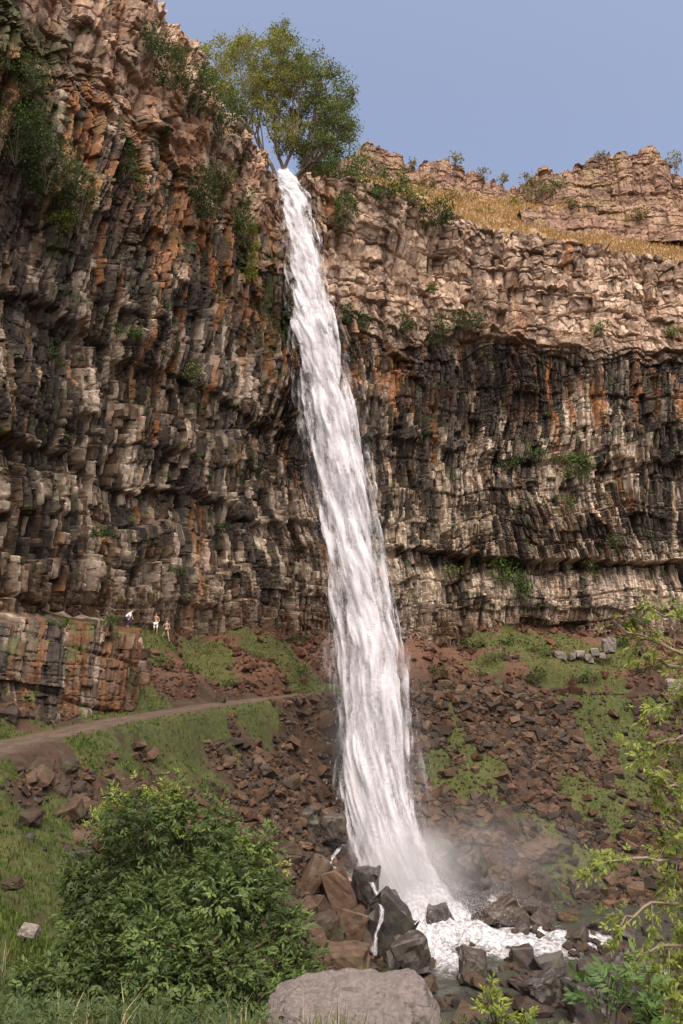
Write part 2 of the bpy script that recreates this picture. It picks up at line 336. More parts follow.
# lower tier on the left, beside the path
def b_up(S, Z, t): return np.full(Z.shape, .15)
def b_col(S, Z, t, info, P):
    c = mix_rock(S, Z, info, 17, b_up(S, Z, t))
    st = streak(S, Z, 421, .9, 7); cell = info['r2'][0]
    c = lerp(c, OR*(.3+.5*cell[..., None]), ss(.44, .6, st+.1*(cell-.5))*.85)*.62
    c = lerp(c, BK, ss(.55, .66, streak(S, Z, 422, .8, 8))*.9)
    return lerp(c, MOSS, ss(.64, .7, fbm(S, Z, seed=423, o=4))*.7)
def bp(px, Y, zb, zt, dy=1.5): X = at(px, 660, Y)[0]; return ((X, Y, zb), (X*1.01, Y+.3), (X*1.02-.1, Y+dy, zt))
BC = [((-34, 22, 9), (-34.5, 23), (-35, 24, 20)), bp(-120, 36, 10, 19.4), bp(0, 45, 11, 19.3), bp(60, 47.5, 11.5, 19.2), bp(112, 50, 12, 19.2), bp(136, 53.5, 13, 19.0, .6),
      ((-13.6, 58, 14), (-14, 58), (-14.6, 58, 18.4)), ((-13.8, 66, 16), (-14.2, 66), (-15, 66, 18.4))]
butt, _ = build_wall('rock_shelf', BC, (1.2, 6.8), .07, 150, 31, b_up, b_col, ampf=lambda S, Z, t: .6, topback=14.0, top_rough=.8)

# ------------------------------------------------------------------ plateau behind the rim
t_, nr = WI['t'], WI['nrm']; sel = np.arange(0, len(t_), 3); tS = t_[sel]; Rm = WI['rim'][sel].copy(); nS = nr[sel].copy()
kk = np.ones(201)/201
for a in (0, 1): nS[:, a] = np.convolve(np.pad(nS[:, a], 100, 'edge'), kk, 'valid')
Rs = Rm.copy()
for a in (0, 1, 2): Rs[:, a] = np.convolve(np.pad(Rm[:, a], 20, 'edge'), np.ones(41)/41, 'valid')
D_ = np.r_[np.linspace(1.2, 45, 170), np.linspace(47, 260, 50)][:, None]
rise = ss(7.4, 9.4, tS)[None]
nn = (fbm(Rs[:, 0]/5, Rs[:, 1]/5, seed=51)-.5)[None]
def slope_z(d, rise, zr):
    h = np.interp(d, [0, 3, 8, 20, 34, 45, 260], [-.8, 1.0, 4.6, 15.5, 27.5, 31, 34])
    return zr+h*rise+(1-rise)*(-.6+np.minimum(d, 20)*.02)
PX = Rs[None, :, 0]-nS[None, :, 0]*D_; PY = Rs[None, :, 1]-nS[None, :, 1]*D_
PZ = slope_z(D_, rise, Rs[None, :, 2]*.3+65.0*.7-.3)+(fbm(PX/4, PY/4, seed=52)-.5)*1.6*np.minimum(D_/3, 1)+(fbm(PX/.9, PY/.9, seed=53)-.5)*.5
PP = np.stack([PX, PY, PZ], -1)
g = fbm(PX/3, PY/3, seed=54, o=4); g2 = fbm(PX/.8, PY/.8, seed=55, o=4)
pc = lerp(np.array([.25, .165, .10]), np.array([.33, .225, .14]), ss(.35, .65, g)); pc = lerp(pc, np.array([.19, .17, .07]), ss(.56, .66, g2)*.7); pc = lerp(pc, np.array([.24, .15, .10]), ss(.6, .7, fbm(PX/2, PY/1.2, seed=56))*.8)
struct(mesh('hillside', PP.reshape(-1, 3), grid_faces(*PX.shape), M['ground'], col=pc.reshape(-1, 3))); register(PP)
# upper rock ridge on the skyline
rid = [(300, 178, 112), (345, 158, 118), (368, 147, 120), (395, 154, 121), (412, 161, 121), (432, 158, 121), (452, 157, 122), (468, 170, 123), (486, 181, 123), (505, 188, 124), (522, 184, 124), (540, 173, 123), (560, 168, 122),
       (590, 158, 122), (603, 161, 122), (622, 150, 121), (640, 149, 121), (655, 144, 121), (664, 158, 121), (676, 174, 122), (700, 178, 122), (760, 170, 122), (900, 165, 125)]
RC = []
for px, py, Y in rid:
    q = at(px, py, Y); b = at(px, 222, Y-3); RC.append(((q[0], Y-2.5, b[2]-1), (q[0], Y-1.5), (q[0], Y, q[2])))
def r_col(S, Z, t, info, P):
    c = mix_rock(S, Z, info, 57, np.ones_like(Z)); return lerp(c*np.array([.50, .42, .385]), np.array([.27, .19, .10]), ss(.60, .70, fbm(S/3, Z/1.5, seed=58))*.6)
build_wall('ridge', RC, (0, 22), .14, 120, 57, lambda S, Z, t: np.full(Z.shape, .8), r_col, ampf=lambda S, Z, t: .75, topback=8, top_rough=1.3)
OC = []
for px, py, Y in [(520, 206, 103), (560, 205, 103), (600, 203, 103), (640, 205, 102.5), (683, 207, 102), (760, 208, 102), (900, 205, 104)]:
    q = at(px, py, Y); bq = at(px, 232 if px > 540 else 220, Y-3); OC.append(((q[0], Y-1.5, bq[2]-.5), (q[0], Y-1), (q[0], Y, q[2])))
build_wall('outcrop', OC, (0, 6), .13, 60, 67, lambda S, Z, t: np.full(Z.shape, .7), r_col, ampf=lambda S, Z, t: .6, topback=5, top_rough=.9)
# ------------------------------------------------------------------ ground
ctl = [at(*p) for p in [(0, 800, 33), (0, 900, 24), (0, 965, 14), (100, 762, 43), (100, 850, 35), (200, 765, 51), (200, 830, 44), (300, 765, 60), (300, 830, 54), (300, 900, 47.5), (250, 880, 44), (330, 960, 42),
       (350, 850, 62), (400, 780, 70), (450, 760, 72), (450, 830, 66), (600, 760, 74), (600, 830, 68), (683, 760, 74), (683, 830, 68),
       (450, 665, 80), (450, 642, 84), (560, 662, 84), (600, 642, 88), (683, 660, 85), (683, 640, 90), (200, 680, 64), (200, 645, 67), (300, 645, 76), (300, 680, 72), (150, 690, 57), (160, 641, 62.5),
       (380, 655, 79), (60, 725, 47), (0, 735, 41)]]
PATH = np.array([at(*p) for p in [(-300, 830, 20), (-120, 785, 30), (0, 746, 38.5), (60, 733, 43), (130, 718, 49), (200, 707, 56), (270, 698, 63), (330, 693, 70), (400, 692, 76), (470, 692, 78.5), (560, 693, 80), (640, 695, 80), (683, 696, 80), (850, 698, 80), (1100, 700, 80)]])
ctl += [p for p in PATH]
ctl += [np.array(p, float) for p in [(0, 0, 14.9), (0, 5, 14.1), (-3, 9, 12.9), (3, 9, 12.6), (0, 14, 10.2), (-6, 10, 12.6), (-4, 14, 10.8), (0, 20, 7.0), (0, 27, 4.0), (0, 35, 1.2), (6, 14, 10), (8, 25, 5.0), (14, 36, 1.0), (-8, 25, 8.0), (-7, 35, 6.0), (-3, 40, 2.6),
       (-20, 5, 14), (-30, 15, 13.5), (-20, 20, 11.5), (0, -20, 17), (-40, -20, 18), (40, -20, 17), (20, 8, 12), (35, 20, 9), (30, 33, 3), (60, 30, 8), (90, 30, 10), (90, -30, 16), (-60, -40, 20), (60, 85, 20), (90, 85, 20), (95, 60, 1), (60, 62, .5),
       (3, 46, -1.2), (8, 50, -1.4), (8, 56, -1.1), (16, 48, -1.6), (18, 56, -1.5), (25, 50, -1.7), (35, 50, -1.8), (50, 48, -1.8), (70, 46, -1.8), (95, 46, -1.8), (4, 60, .2), (14, 61, -.3), (25, 61, -.4), (10, 42, -1.0), (20, 42, -1.0), (30, 41, -.5)]]
ctl = np.array(ctl)
def tps_fit(P):
    n = len(P); r = np.linalg.norm(P[:, None, :2]-P[None, :, :2], axis=2); K = np.where(r > 0, r*r*np.log(r+1e-9), 0)+np.eye(n)*3.0
    A = np.zeros((n+3, n+3)); A[:n, :n] = K; A[:n, n] = 1; A[:n, n+1:] = P[:, :2]; A[n, :n] = 1; A[n+1:, :n] = P[:, :2].T
    return np.linalg.solve(A, np.r_[P[:, 2], 0, 0, 0])
TW = tps_fit(ctl)
def tps(x, y):
    r_ = np.full(x.shape, TW[-3])+TW[-2]*x+TW[-1]*y
    for wv, p in zip(TW[:len(ctl)], ctl):
        r2 = (x-p[0])**2+(y-p[1])**2+1e-9; r_ = r_+wv*r2*np.log(r2)*.5
    return r_
def path_dist(x, y):
    best = np.full(x.shape, 1e9); zz = np.zeros(x.shape)
    for a, b in zip(PATH[:-1], PATH[1:]):
        dx, dy = b[0]-a[0], b[1]-a[1]; t = np.clip(((x-a[0])*dx+(y-a[1])*dy)/(dx*dx+dy*dy), 0, 1)
        d = np.hypot(x-a[0]-t*dx, y-a[1]-t*dy); m = d < best; best = np.where(m, d, best); zz = np.where(m, a[2]+t*(b[2]-a[2]), zz)
    return best, zz
gx = np.r_[np.linspace(-110, -38, 25), np.arange(-37.8, 48, .2), np.linspace(48.5, 130, 60)]
gy = np.r_[np.linspace(-60, 2, 50), np.arange(2.2, 92, .2)]
GX, GY = np.meshgrid(gx, gy); GZ = tps(GX, GY)
def zone(cx, cy, rx, ry, rot=0):
    c, s_ = math.cos(rot), math.sin(rot); dx, dy = GX-cx, GY-cy; return np.hypot((dx*c+dy*s_)/rx, (-dx*s_+dy*c)/ry)
pd, pz = path_dist(GX, GY)
pw = 1.2+.2*ss(-2, -12, GX)+.5*(fbm(GX/4, GY/4, seed=61)-.5)
rough = ss(pw, pw+1.5, pd)
nse = (fbm(GX/6, GY/6, seed=62, o=3)-.5)*2.2*(1+.9*ss(58, 64, GY)*ss(15.5, 17, GZ))+(fbm(GX/1.5, GY/1.5, seed=63, o=4)-.5)*.9+(fbm(GX/.45, GY/.45, seed=64, o=3)-.5)*.28
near = ss(28, 12, np.hypot(GX, GY))
GZ = GZ+nse*rough*(1-.75*near)
GZ = GZ*ss(pw, pw+1.8, pd)+(pz+.04*(fbm(GX, GY, seed=65)-.5)*4)*(1-ss(pw, pw+1.8, pd))
# grass areas as ellipses on the ground, dirt elsewhere
def ell(px, py, Y, rx, ry, rot=0):
    p = at(px, py, Y); return 1-zone(p[0], p[1], rx, ry, rot)
en = (fbm(GX/2.0, GY/2.0, seed=66, o=6)-.5)*2.4
gm = np.maximum.reduce([ell(150, 738, 49, 7.5, 3.0, R(58)), ell(230, 722, 57.5, 5.5, 1.6, R(52)), ell(90, 750, 43, 5, 3, R(55)), ell(10, 840, 28, 6, 5.5), ell(0, 930, 18, 5, 7),
    ell(145, 660, 62, 1.9, 5), ell(215, 662, 67, 2.5, 3.5), ell(290, 690, 71, 4, 2.0), ell(285, 655, 73, 4.5, 1.6), ell(150, 690, 56, 1.6, 3), ell(600, 655, 86, 5, 2.5), ell(520, 648, 86, 5, 1.6), ell(480, 655, 83, 2.5, 1.5), ell(560, 675, 83, 3.5, 1.4),
    ell(632, 735, 76, 2.3, 6.5), ell(560, 700, 78.5, 5, .9), ell(620, 705, 78, 4, 1.2), ell(565, 858, 65.5, 3.2, 2.6), ell(470, 768, 71, 3.2, 3), ell(590, 800, 70.5, 2.6, 2.6), ell(545, 820, 68.5, 1.7, 2.2), ell(500, 810, 69, 1.2, 2), ell(590, 720, 77, 1.5, 3),
    1.15-np.hypot(GX, GY-2)/16])+en
GRASS = ss(-.02, .16, gm)*ss(pw*.85, pw*1.25, pd)
bank = ss(.4, 1.6, GZ)
soil = lerp(np.array([.034, .022, .015]), np.array([.060, .034, .021]), ss(.4, .65, fbm(GX/3, GY/3, seed=67, o=4)))
soil = lerp(soil, np.array([.055, .036, .026]), ss(.48, .6, fbm(GX/1.2, GY/1.2, seed=68, o=4))*.8)
above = ss(15, 17, GZ); soil = lerp(soil, np.array([.11, .058, .036]), above*.6)
soil = lerp(soil, np.array([.075, .052, .038]), ss(pw+.3, pw-.4, pd)*.9)
soil = lerp(soil, np.array([.035, .028, .022]), (1-bank))
GN = fbm(GX/1.3, GY/1.3, seed=69)
gcol = lerp(lerp(soil, lerp(np.array([.036, .054, .014]), np.array([.062, .076, .021]), GN), GRASS*.72), soil, near*.5)
GP = np.stack([GX, GY, GZ], -1)
struct(mesh('ground', GP.reshape(-1, 3), grid_faces(*GX.shape), M['ground'], col=gcol.reshape(-1, 3), smooth=True)); register(GP)
def bil(A, x, y):
    i = np.clip(np.interp(y, gy, np.arange(len(gy))), 0, len(gy)-1.001); j = np.clip(np.interp(x, gx, np.arange(len(gx))), 0, len(gx)-1.001)
    i0 = i.astype(int); j0 = j.astype(int); fi, fj = i-i0, j-j0
    return (A[i0, j0]*(1-fj)+A[i0, j0+1]*fj)*(1-fi)+(A[i0+1, j0]*(1-fj)+A[i0+1, j0+1]*fj)*fi
def gz(x, y): return bil(GZ, np.asarray(x, float), np.asarray(y, float))
# ------------------------------------------------------------------ the path: a thin worn surface 4 cm above the ground
pt = np.linspace(0, len(PATH)-1, 900); pc_ = crom(None, PATH, pt); tg = np.gradient(pc_[:, :2], axis=0); tg /= np.linalg.norm(tg, axis=1)[:, None]
wd = np.linspace(-1, 1, 15)[:, None]*(0.85+.1*ss(-3, -14, pc_[:, 0])+.35*(fbm(pt*3, pt*0, seed=71)))[None]
QX = pc_[None, :, 0]-tg[None, :, 1]*wd; QY = pc_[None, :, 1]+tg[None, :, 0]*wd
QZ = gz(QX, QY)+.03*(1-(np.abs(np.linspace(-1, 1, 15))[:, None])**4)-.02*(np.abs(np.linspace(-1, 1, 15))[:, None] > .95)
pcol = lerp(np.array([.055, .040, .029]), np.array([.10, .072, .053]), fbm(QX/.8, QY/.8, seed=72)); track = np.abs(np.abs(np.linspace(-1, 1, 15))-.5) < .2
pcol = pcol*(1+.18*track[:, None, None])
struct(mesh('path', np.stack([QX, QY, QZ], -1).reshape(-1, 3), grid_faces(*QX.shape), M['ground'], col=pcol.reshape(-1, 3), smooth=True))
# ------------------------------------------------------------------ rocks
def hull(seed, sq=(1, 1, 1), n=16, sub=0, rough=.05, flat=.6, free=False):
    rg = np.random.default_rng(seed); bm = bmesh.new()
    cb = np.array([(i, j, k) for i in (-1, 1) for j in (-1, 1) for k in (-1, 1)], float)
    p = cb*(.45+.55*rg.random((8, 3))); q = rg.normal(size=(max(1, n-11), 3)); q /= np.linalg.norm(q, axis=1)[:, None]; p = np.r_[p, q*1.05]
    if free: p = rg.normal(size=(n, 3)); p /= np.linalg.norm(p, axis=1)[:, None]; p = np.sign(p)*np.abs(p)**.62*(.85+.25*rg.random((n, 1)))
    for q in p: bm.verts.new(q*np.array(sq))
    r = bmesh.ops.convex_hull(bm, input=bm.verts)
    bmesh.ops.delete(bm, geom=[v for v in bm.verts if not v.link_faces], context='VERTS')
    if sub:
        bmesh.ops.bevel(bm, geom=list(bm.edges), offset=.05, segments=1, affect='EDGES')
        bmesh.ops.triangulate(bm, faces=bm.faces)
        bmesh.ops.subdivide_edges(bm, edges=bm.edges, cuts=sub, use_grid_fill=True)
        bmesh.ops.triangulate(bm, faces=bm.faces)
    bmesh.ops.triangulate(bm, faces=bm.faces); bm.normal_update()
    V = np.array([v.co[:] for v in bm.verts]); N_ = np.array([v.normal[:] for v in bm.verts]); Fc = np.array([[v.index for v in f.verts] for f in bm.faces if f.verts[0].index >= 0])
    bm.verts.index_update(); Fc = np.array([[v.index for v in f.verts] for f in bm.faces]); bm.free()
    if sub:
        e, r, x, y = cells(V[:, 0]*2.2+V[:, 2]*1.1, V[:, 1]*2.2-V[:, 2]*1.6, seed)
        V = V+N_*((fbm(V[:, 0]*2.8, V[:, 1]*2.8, V[:, 2]*2.8, seed=seed, o=5)-.5)*rough*2.6+(r[0]-.5)*rough*2.2+(r[1]-.5)*x*rough*1.5)[:, None]
    return V, Fc
def rotm(rg, flatten=1.0):
    a, b, c = rg.random(3)*2*math.pi; b = (rg.random()-.5)*flatten*2; g = (rg.random()-.5)*flatten*2
    return np.array(Matrix.Rotation(a, 3, 'Z') @ Matrix.Rotation(b, 3, 'X') @ Matrix.Rotation(g, 3, 'Y'))
rg = np.random.default_rng(5)
PROTO = [hull(100+i, (1, .55+.4*rg.random(), .42+.35*rg.random()), 12+i % 6) for i in range(22)]
PROTO2 = [hull(100+i, (1, .55+.4*rg.random(), .42+.35*rg.random()), 12+i % 6, 2, .045) for i in range(22)]
# named boulders: (px, py of base centre, Y, width px, height px, material, label, seed)
def boulder(px, py, Y, wpx, hpx, mat, label, seed, group=None, sub=3, rot=None, name='boulder', sink=.25, depth=None, rough=.05, n=15, free=False):
    sc_ = Y/ (F*CP-(512-py)*SP); wx = wpx*sc_/2; hz = hpx*sc_/2*1.1; dp = depth or .8*wx
    V, Fc = hull(seed, (1, 1, 1), n, sub, rough, free=free); V = V/np.abs(V).max(0)
    c = at(px, py-hpx*.5, Y)
    a = rot if rot is not None else 0
    V = V*np.array([wx, dp, hz]); ca, sa = math.cos(a), math.sin(a); V = V@np.array([[ca, 0, sa], [0, 1, 0], [-sa, 0, ca]])
    o = mesh(name, V, Fc, mat); o.location = c; tag(o, label, 'boulder', group); return o
BW, BO, BB = M['wetrock'], M['orangerock'], M['boulder']
NAMED = [
 (466, 893, 60, 46, 46, BW, 'large dark wet boulder at the right edge of the falling water, foam around it', 1, .35),
 (440, 938, 55.5, 30, 34, BW, 'dark upright boulder with a brown side standing in the white rapids below the falls', 2, .2),
 (505, 930, 57, 42, 30, BW, 'sloping dark brown boulder on the far side of the white rapids', 3, .5),
 (483, 950, 54, 27, 19, BW, 'small square dark boulder alone in the middle of the foaming stream', 4, 0),
 (568, 930, 58, 24, 20, BB, 'squat brown boulder at the far water edge right of the rapids', 5, .1),
 (510, 963, 52, 28, 17, BW, 'low black rock breaking the stream just below the small square boulder', 6, .1),
 (543, 1008, 44.5, 42, 30, BW, 'dark wedge shaped boulder in the calm stream near the bottom edge', 7, .4),
 (474, 990, 47, 36, 36, BW, 'mossy brown boulder on the near bank right of the pale foreground boulder', 8, -.3),
 (595, 1030, 42, 60, 46, BW, 'big dark block at the bottom edge beside the green sprig', 9, 0),
 (632, 1003, 42, 48, 50, BW, 'tall dark boulder under the leafy branches at lower right', 10, .2),
 (505, 838, 66, 25, 32, BB, 'tall pointed brown block standing in the lower scree', 11, .3),
 (540, 862, 66, 46, 24, BB, 'broad flat topped brown slab low in the scree', 12, .15),
 (478, 835, 67, 24, 18, BB, 'flat reddish block beside the tall pointed block in the scree', 13, 0),
 (612, 902, 64, 24, 18, BB, 'brown boulder at the foot of the scree above the quiet pool', 14, .2),
 (585, 898, 63, 36, 24, BB, 'wide grey brown boulder half in mist at the foot of the scree', 15, .1),
 (520, 899, 62, 20, 24, BB, 'orange tinged boulder at the far shore behind the rapids', 16, .1),
 (549, 903, 62.5, 22, 24, BB, 'leaning brown boulder between the orange and the wide grey brown one', 17, .5),
 (386, 956, 51.5, 56, 62, BW, 'huge black wet rock with a thin cascade running down its face', 18, -.6),
 (365, 905, 55, 30, 40, BW, 'rounded black rock at the left foot of the falls', 19, -.1),
 (412, 972, 48, 40, 36, BW, 'dark brown rock with a lit top below the huge black wet rock', 20, .4),
 (336, 912, 50, 34, 42, BO, 'ochre orange boulder upper one of the pair left of the falls foot', 21, .3),
 (348, 950, 48, 36, 40, BO, 'ochre orange boulder lower one of the pair left of the falls foot', 22, -.2),
 (310, 905, 50, 30, 50, BO, 'tilted tan slab leaning left of the ochre boulders', 23, -.5),
 (322, 960, 45, 50, 46, BB, 'reddish brown boulder between the shrub and the ochre boulders', 24, .3),
 (345, 992, 42.5, 60, 44, BB, 'brown boulder just behind the pale foreground boulder', 25, .1),
 (300, 838, 57, 44, 30, BW, 'blackish green boulder in the spray left of the falls', 26, .1),
 (333, 846, 57, 34, 32, BW, 'black boulder touching the left side of the falling water', 27, 0),
 (203, 752, 52.5, 24, 14, BB, 'orange brown boulder on the grass just below the path', 28, 0),
 (222, 757, 53, 22, 18, BB, 'darker brown boulder right of the one on the grass below the path', 29, .2),
 (220, 705, 59, 12, 9, BB, 'small orange rock at the inner edge of the path', 30, 0),
 (445, 690, 78, 16, 10, BB, 'orange brown rock just above the path right of the falls', 31, 0),
 (13, 890, 26, 22, 11, BB, 'flat brown grey rock on the green slope at the left edge', 32, .1),
 (30, 936, 20, 22, 11, M['palerock'], 'pale grey rock in the grass left of the big shrub', 33, 0),
 (75, 880, 33, 44, 30, BW, 'dark purple grey rock above the left side of the big shrub', 34, .2),
 (60, 838, 36, 24, 24, BW, 'dark rock in the green slope above the shrub', 35, 0),
 (28, 850, 32, 18, 16, BW, 'small dark rock on the green slope near the left edge', 36, 0),
 (674, 692, 79, 20, 14, M['palerock'], 'pale grey block on the path behind the branches at the right edge', 37, 0),
 (560, 660, 84, 14, 9, M['palerock'], 'pale rock off the left end of the light rubble under the cliff', 38, 0),
 (609, 655, 84.5, 14, 17, M['palerock'], 'upright pale block at the right end of the light rubble under the cliff', 39, 0),
 (236, 165, 69, 34, 46, M['orangerock'], 'x', 40, .5)]
for px, py, Y, wp, hp, mt, lab, sd_, rt in NAMED[:-1]: boulder(px, py, Y, wp, hp, mt, lab, sd_*7+3, sub=6, rot=rt, rough=.04 if mt is BO else .075)
for k, (px, py, wp) in enumerate([(572, 660, 9), (580, 658, 10), (588, 661, 9), (594, 656, 10), (601, 659, 8), (576, 655, 6), (590, 663, 7)]):
    boulder(px, py, 84.2, wp, wp*.8, M['palerock'], ['leftmost', 'third', 'fourth', 'second last', 'rightmost', 'small second', 'lowest middle'][k]+' pale grey rock of the light rubble under the right cliff', 900+k, group='pale rubble under the cliff', sub=0)
def front_rock():
    c0 = at(354, 1026, 9.0); k = 9.0/F*.98; bm = bmesh.new(); rg = np.random.default_rng(4)
    for dx, dy, z in [(-88, 0, 2), (-82, .5, 10), (-60, -.1, 17), (-50, .6, 24), (-10, 0, 23), (0, .7, 27), (38, -.1, 24), (52, .5, 30), (66, .25, 31), (74, 0, 18), (84, .3, -6), (86, .9, -10), (-78, .9, 6), (60, 1.1, 14), (-30, -.35, 8), (40, -.4, 6), (-92, .1, -60), (100, .1, -70), (-40, -.6, -60), (50, -.7, -60), (90, 1.1, -60), (-80, 1.1, -60)]:
        bm.verts.new((dx*k, dy, z*k))
    bmesh.ops.convex_hull(bm, input=bm.verts); bmesh.ops.delete(bm, geom=[v for v in bm.verts if not v.link_faces], context='VERTS')
    bmesh.ops.bevel(bm, geom=list(bm.edges), offset=.02, segments=1, affect='EDGES'); bmesh.ops.triangulate(bm, faces=bm.faces)
    for _ in range(3 if True else 0): bmesh.ops.subdivide_edges(bm, edges=[e for e in bm.edges if e.calc_length() > .05], cuts=2, use_grid_fill=True); bmesh.ops.triangulate(bm, faces=bm.faces)
    bm.normal_update(); bm.verts.index_update(); V = np.array([v.co[:] for v in bm.verts]); N_ = np.array([v.normal[:] for v in bm.verts]); Fc = np.array([[v.index for v in f.verts] for f in bm.faces]); bm.free()
    e, r, x, y = cells(V[:, 0]*3.4+V[:, 1], V[:, 2]*5+V[:, 1]*2.4, 77)
    h = (fbm(V[:, 0]*3, V[:, 1]*3, V[:, 2]*3, seed=1, o=6)-.5)*.20+(r[0]-.5)*.03-.012*np.exp(-(e/.05)**2)+(fbm(V[:, 0]*16, V[:, 1]*16, V[:, 2]*16, seed=2, o=3)-.5)*.022
    o = mesh('boulder', V+N_*h[:, None], Fc, rockmat('foreground_rock', .85, 17.0, .8, tint=[(.135, .116, .110), (.135, .116, .110)], dist=.03, crack=0)); o.location = c0
    tag(o, 'big pale pinkish grey boulder at the bottom centre in the foreground', 'boulder'); print('front rock', len(V))
front_rock()

def seg_d(x, y, pts):
    best = np.full(x.shape, 1e9)
    for a, b in zip(pts[:-1], pts[1:]):
        dx, dy = b[0]-a[0], b[1]-a[1]; t = np.clip(((x-a[0])*dx+(y-a[1])*dy)/(dx*dx+dy*dy), 0, 1); best = np.minimum(best, np.hypot(x-a[0]-t*dx, y-a[1]-t*dy)-(a[2]+t*(b[2]-a[2])))
    return best
def pool(px, py):  # point on water level z=.2
    yy = 512-py; d = F*CP-yy*SP; k = (F*SP+yy*CP)/d; Y = (.2-CZ)/k; return ((px-341.5)/d*Y, Y)
wx = np.r_[np.arange(-4, 42, .16), np.linspace(42.5, 110, 40)]; wy = np.arange(38, 66, .16); WX, WY = np.meshgrid(wx, wy)
FB = at(400, 886, 60.5)
ch1 = [(*pool(405, 905), 2.6), (*pool(450, 935), 2.2), (*pool(500, 945), 1.5), (*pool(560, 950), .5)]
ch2 = [(*pool(400, 905), 2.2), (*pool(425, 950), 1.3), (*pool(452, 968), .4)]
ch3 = [(*pool(430, 880), 1.6), (*pool(505, 903), .45), (*pool(535, 925), .3)]
ch4 = [(*pool(520, 935), .9), (*pool(590, 938), .6), (*pool(650, 960), .3), (*pool(700, 1000), .2)]
dch = np.minimum.reduce([seg_d(WX, WY, c) for c in (ch1, ch2, ch3, ch4)])
foam = .48*ss(2.8, -1.2, dch)+.24*ss(9, 0, dch)-.04
df = np.hypot(WX-FB[0], WY-FB[1]-.5)
WZ = .1+2.8*np.exp(-(df/3.2)**2)+.75*ss(1.6, -1.2, dch)*ss(20, 4, df)+(fbm(WX/1.1, WY/1.1, seed=301)-.5)*(.22+1.1*ss(1.5, -1, dch))+(fbm(WX/.35, WY/.35, seed=302, o=4)-.5)*(.10+.22*ss(1, -1, dch))
def wz(x, y): return float(WZ[int(np.clip((y-38)/.16, 0, len(wy)-1)), int(np.clip((x+4)/.16, 0, 285))]) if y < 65.9 else .1
# scree: countable rocks (largest in the picture) + the small rest as one mass
def scatter(n, xr, yr, fn, smin, smax, power, seed):
    rg = np.random.default_rng(seed); x = rg.uniform(*xr, n); y = rg.uniform(*yr, n); p = fn(x, y); k = rg.random(n) < p; x, y = x[k], y[k]
    u = rg.random(len(x)); s = smin*(1-u*(1-(smin/smax)**power))**(-1/power); return np.stack([x, y, gz(x, y), s], 1)
GRm = GRASS; PDm = pd
def f_right(x, y):
    z = gz(x, y); g = bil(GRm, x, y); p = bil(PDm, x, y); nz_ = fbm(x/4, y/4, seed=81)
    return ((z > -.6) & (z < 15.4) & (p > 1.1) & (y > 55))*(1-.93*g)*ss(.25, .5, nz_+.12)
def f_left(x, y):
    z = gz(x, y); g = bil(GRm, x, y); p = bil(PDm, x, y)
    return ((p > 1.3+1.3*ss(-2, -12, x)) & (z > 0) & (z < 14.5))*(1-.96*g)*ss(.35, .6, fbm(x/5, y/5, seed=82)+.08)
def f_up(x, y):
    z = gz(x, y); g = bil(GRm, x, y); p = bil(PDm, x, y); return ((p > 1.3) & (z > 14.5))*(1-.9*g)*ss(.36, .55, fbm(x/3, y/3, seed=83))
def f_pool(x, y):
    z = gz(x, y); return (seg_d(x, y, ch1) > .1)*(seg_d(x, y, ch2) > .2)*(((z > -3.0) & (z < 1.0))*ss(14, 3, np.minimum(np.hypot(x-9, y-50), np.hypot(x-16, y-46)))*ss(.42, .56, fbm(x/2.5, y/2.5, seed=84)+.06)*.8+((z > -.6) & (z < .6))*.5)
S1 = scatter(56000, (5, 42), (56, 81), f_right, .15, 1.35, 1.75, 1)
S2 = scatter(36000, (-26, 4), (20, 72), f_left, .15, 1.6, 1.8, 2)
S3 = scatter(22000, (-17, 42), (56, 90), f_up, .16, 1.1, 2.0, 3)
S4 = scatter(3600, (-2, 40), (40, 62), f_pool, .30, 1.8, 1.7, 4)
lists = [('scree rocks right of the waterfall', S1, 'brown angular rock in the scree slope right of the waterfall', BB),
         ('loose rocks left of the waterfall', S2, 'dark brown loose rock on the slope between the path and the falls foot', BB),
         ('rocks between the path and the cliff', S3, 'reddish rock lying between the path and the cliff foot', BB),
         ('wet rocks in the stream', S4, 'small dark wet rock in the stream bed', BW)]
print('pool rocks', len(S4), gz(np.array([8., 16, 24, 30]), np.array([52., 52, 52, 50]))); allr = []; ROCKS = []
for li, (g_, S_, lab, mt) in enumerate(lists):
    x, y, d = proj(S_[:, :3]); inf = (x > 0) & (x < 683) & (y > 600) & (y < 1030)
    for i in range(len(S_)): allr.append((S_[i, 3]/d[i] if inf[i] else 0, li, i))
allr.sort(reverse=True); cap = 285; pm = {}
rg = np.random.default_rng(9); bulkV = {0: [], 1: [], 2: [], 3: []}; bulkF = {k: [] for k in bulkV}; bulkC = {k: [] for k in bulkV}; off = {k: 0 for k in bulkV}
TINT = np.array([(.064, .037, .023), (.030, .021, .016), (.084, .052, .034), (.052, .029, .017), (.040, .030, .024)])
TW_ = np.array([(.026, .020, .018), (.038, .027, .022), (.05, .034, .023)])
